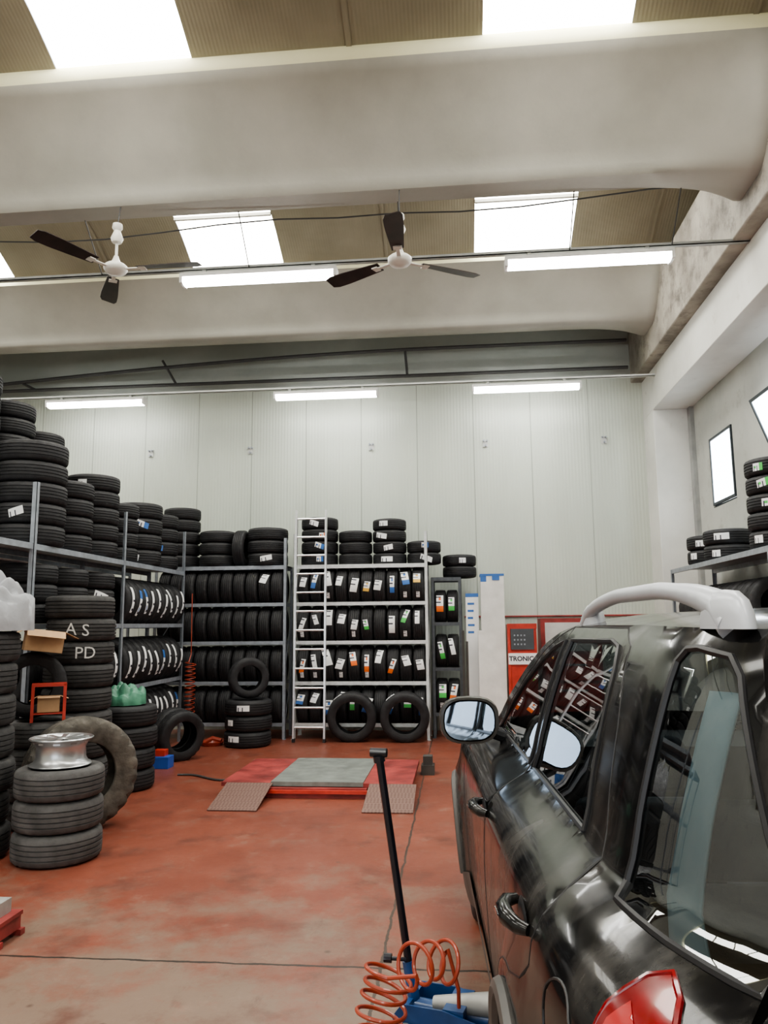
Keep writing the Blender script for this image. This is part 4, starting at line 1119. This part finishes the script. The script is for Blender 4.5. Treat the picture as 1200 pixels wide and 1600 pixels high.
for q0, q1 in ((-1, -.86), (.86, 1)):
    v, fc = grid(tgs(1.12, 1.53, q0, q1), 10, 4, True); obj('tailgate_pillar', mesh('tailgate_pillar', v, fc, 'paint', 170), parent=tg)
v, fc = grid(tgs(1.53, 1.585, -1, 1), 3, 30, True); obj('rear_spoiler', mesh('rear_spoiler', v, fc, 'paint', 170), parent=tg)
v, fc = grid(lambda s, t: rear_pt(.30+.30*s, 2*t-1, .05+.03*math.sin(PI*s)), 8, 30, True); obj('rear_bumper', mesh('rear_bumper', v, fc, 'paint', 170), parent=car)
obj('underbody', G().box(-.72, .72, -1.9, 1.9, .24, .34).mesh('underbody', 'darkint', None), parent=car)
obj('cargo_floor', G().box(-.66, .66, -1.95, -1.0, .34, .80).mesh('cargo_floor', 'darkint', None), parent=car)
obj('dashboard', G().box(-.68, .68, .45, 1.0, .6, 1.04).mesh('dashboard', 'darkint', None), parent=car)
def seat(x, y, wd, hh=.62):
    s_ = bpy.data.objects.new('seat', None); C.objects.link(s_); s_.parent = car; s_.location = (x, y, .36)
    for nm, dm, rx in (('seat_cushion', (-wd, wd, -.05, .48, .0, .20), 0), ('seat_back', (-wd*.95, wd*.95, -.08, .06, .0, hh), .2)):
        o = boxpart(nm, dm, 'seat', s_, .05); o.location = (0, (dm[2]+dm[3])/2, .02); o.rotation_euler = (rx, 0, 0)
    for hx in ([0] if wd < .3 else [-wd*.6, wd*.6]):
        o = boxpart('headrest', (-.13, .13, -.05, .05, 0, .18), 'seat', s_, .035); o.location = (hx, -.16, hh+.05); o.rotation_euler = (.15, 0, 0)
seat(-.36, -.25, .25); seat(.36, -.25, .25); seat(0, -1.05, .60, .58)
g = G().sweep([(-.36+.18*math.cos(a), .36+.06*math.sin(a), .98+.17*math.sin(a)) for a in [2*PI*i/28 for i in range(29)]], .014, 8); obj('steering_wheel', g.mesh('steering_wheel', 'black'), parent=car)
# added pale blue sheet inside the quarter window, standing in for a glass reflection
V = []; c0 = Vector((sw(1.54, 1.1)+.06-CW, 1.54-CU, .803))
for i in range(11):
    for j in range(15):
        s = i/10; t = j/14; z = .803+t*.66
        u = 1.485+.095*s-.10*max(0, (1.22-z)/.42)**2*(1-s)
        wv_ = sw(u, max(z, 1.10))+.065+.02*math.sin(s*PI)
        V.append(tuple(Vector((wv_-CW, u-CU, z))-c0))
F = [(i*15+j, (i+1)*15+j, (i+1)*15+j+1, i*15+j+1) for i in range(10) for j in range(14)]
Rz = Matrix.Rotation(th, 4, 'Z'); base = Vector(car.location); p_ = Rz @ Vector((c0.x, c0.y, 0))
o = obj('reflection_sheet', mesh('reflection_sheet', V, F, 'paleblue', 170), (base.x+p_.x, base.y+p_.y, .803), (0, 0, th)); tag(o, 'added pale blue sheet imitating a reflection in the quarter window', 'reflection_sheet')
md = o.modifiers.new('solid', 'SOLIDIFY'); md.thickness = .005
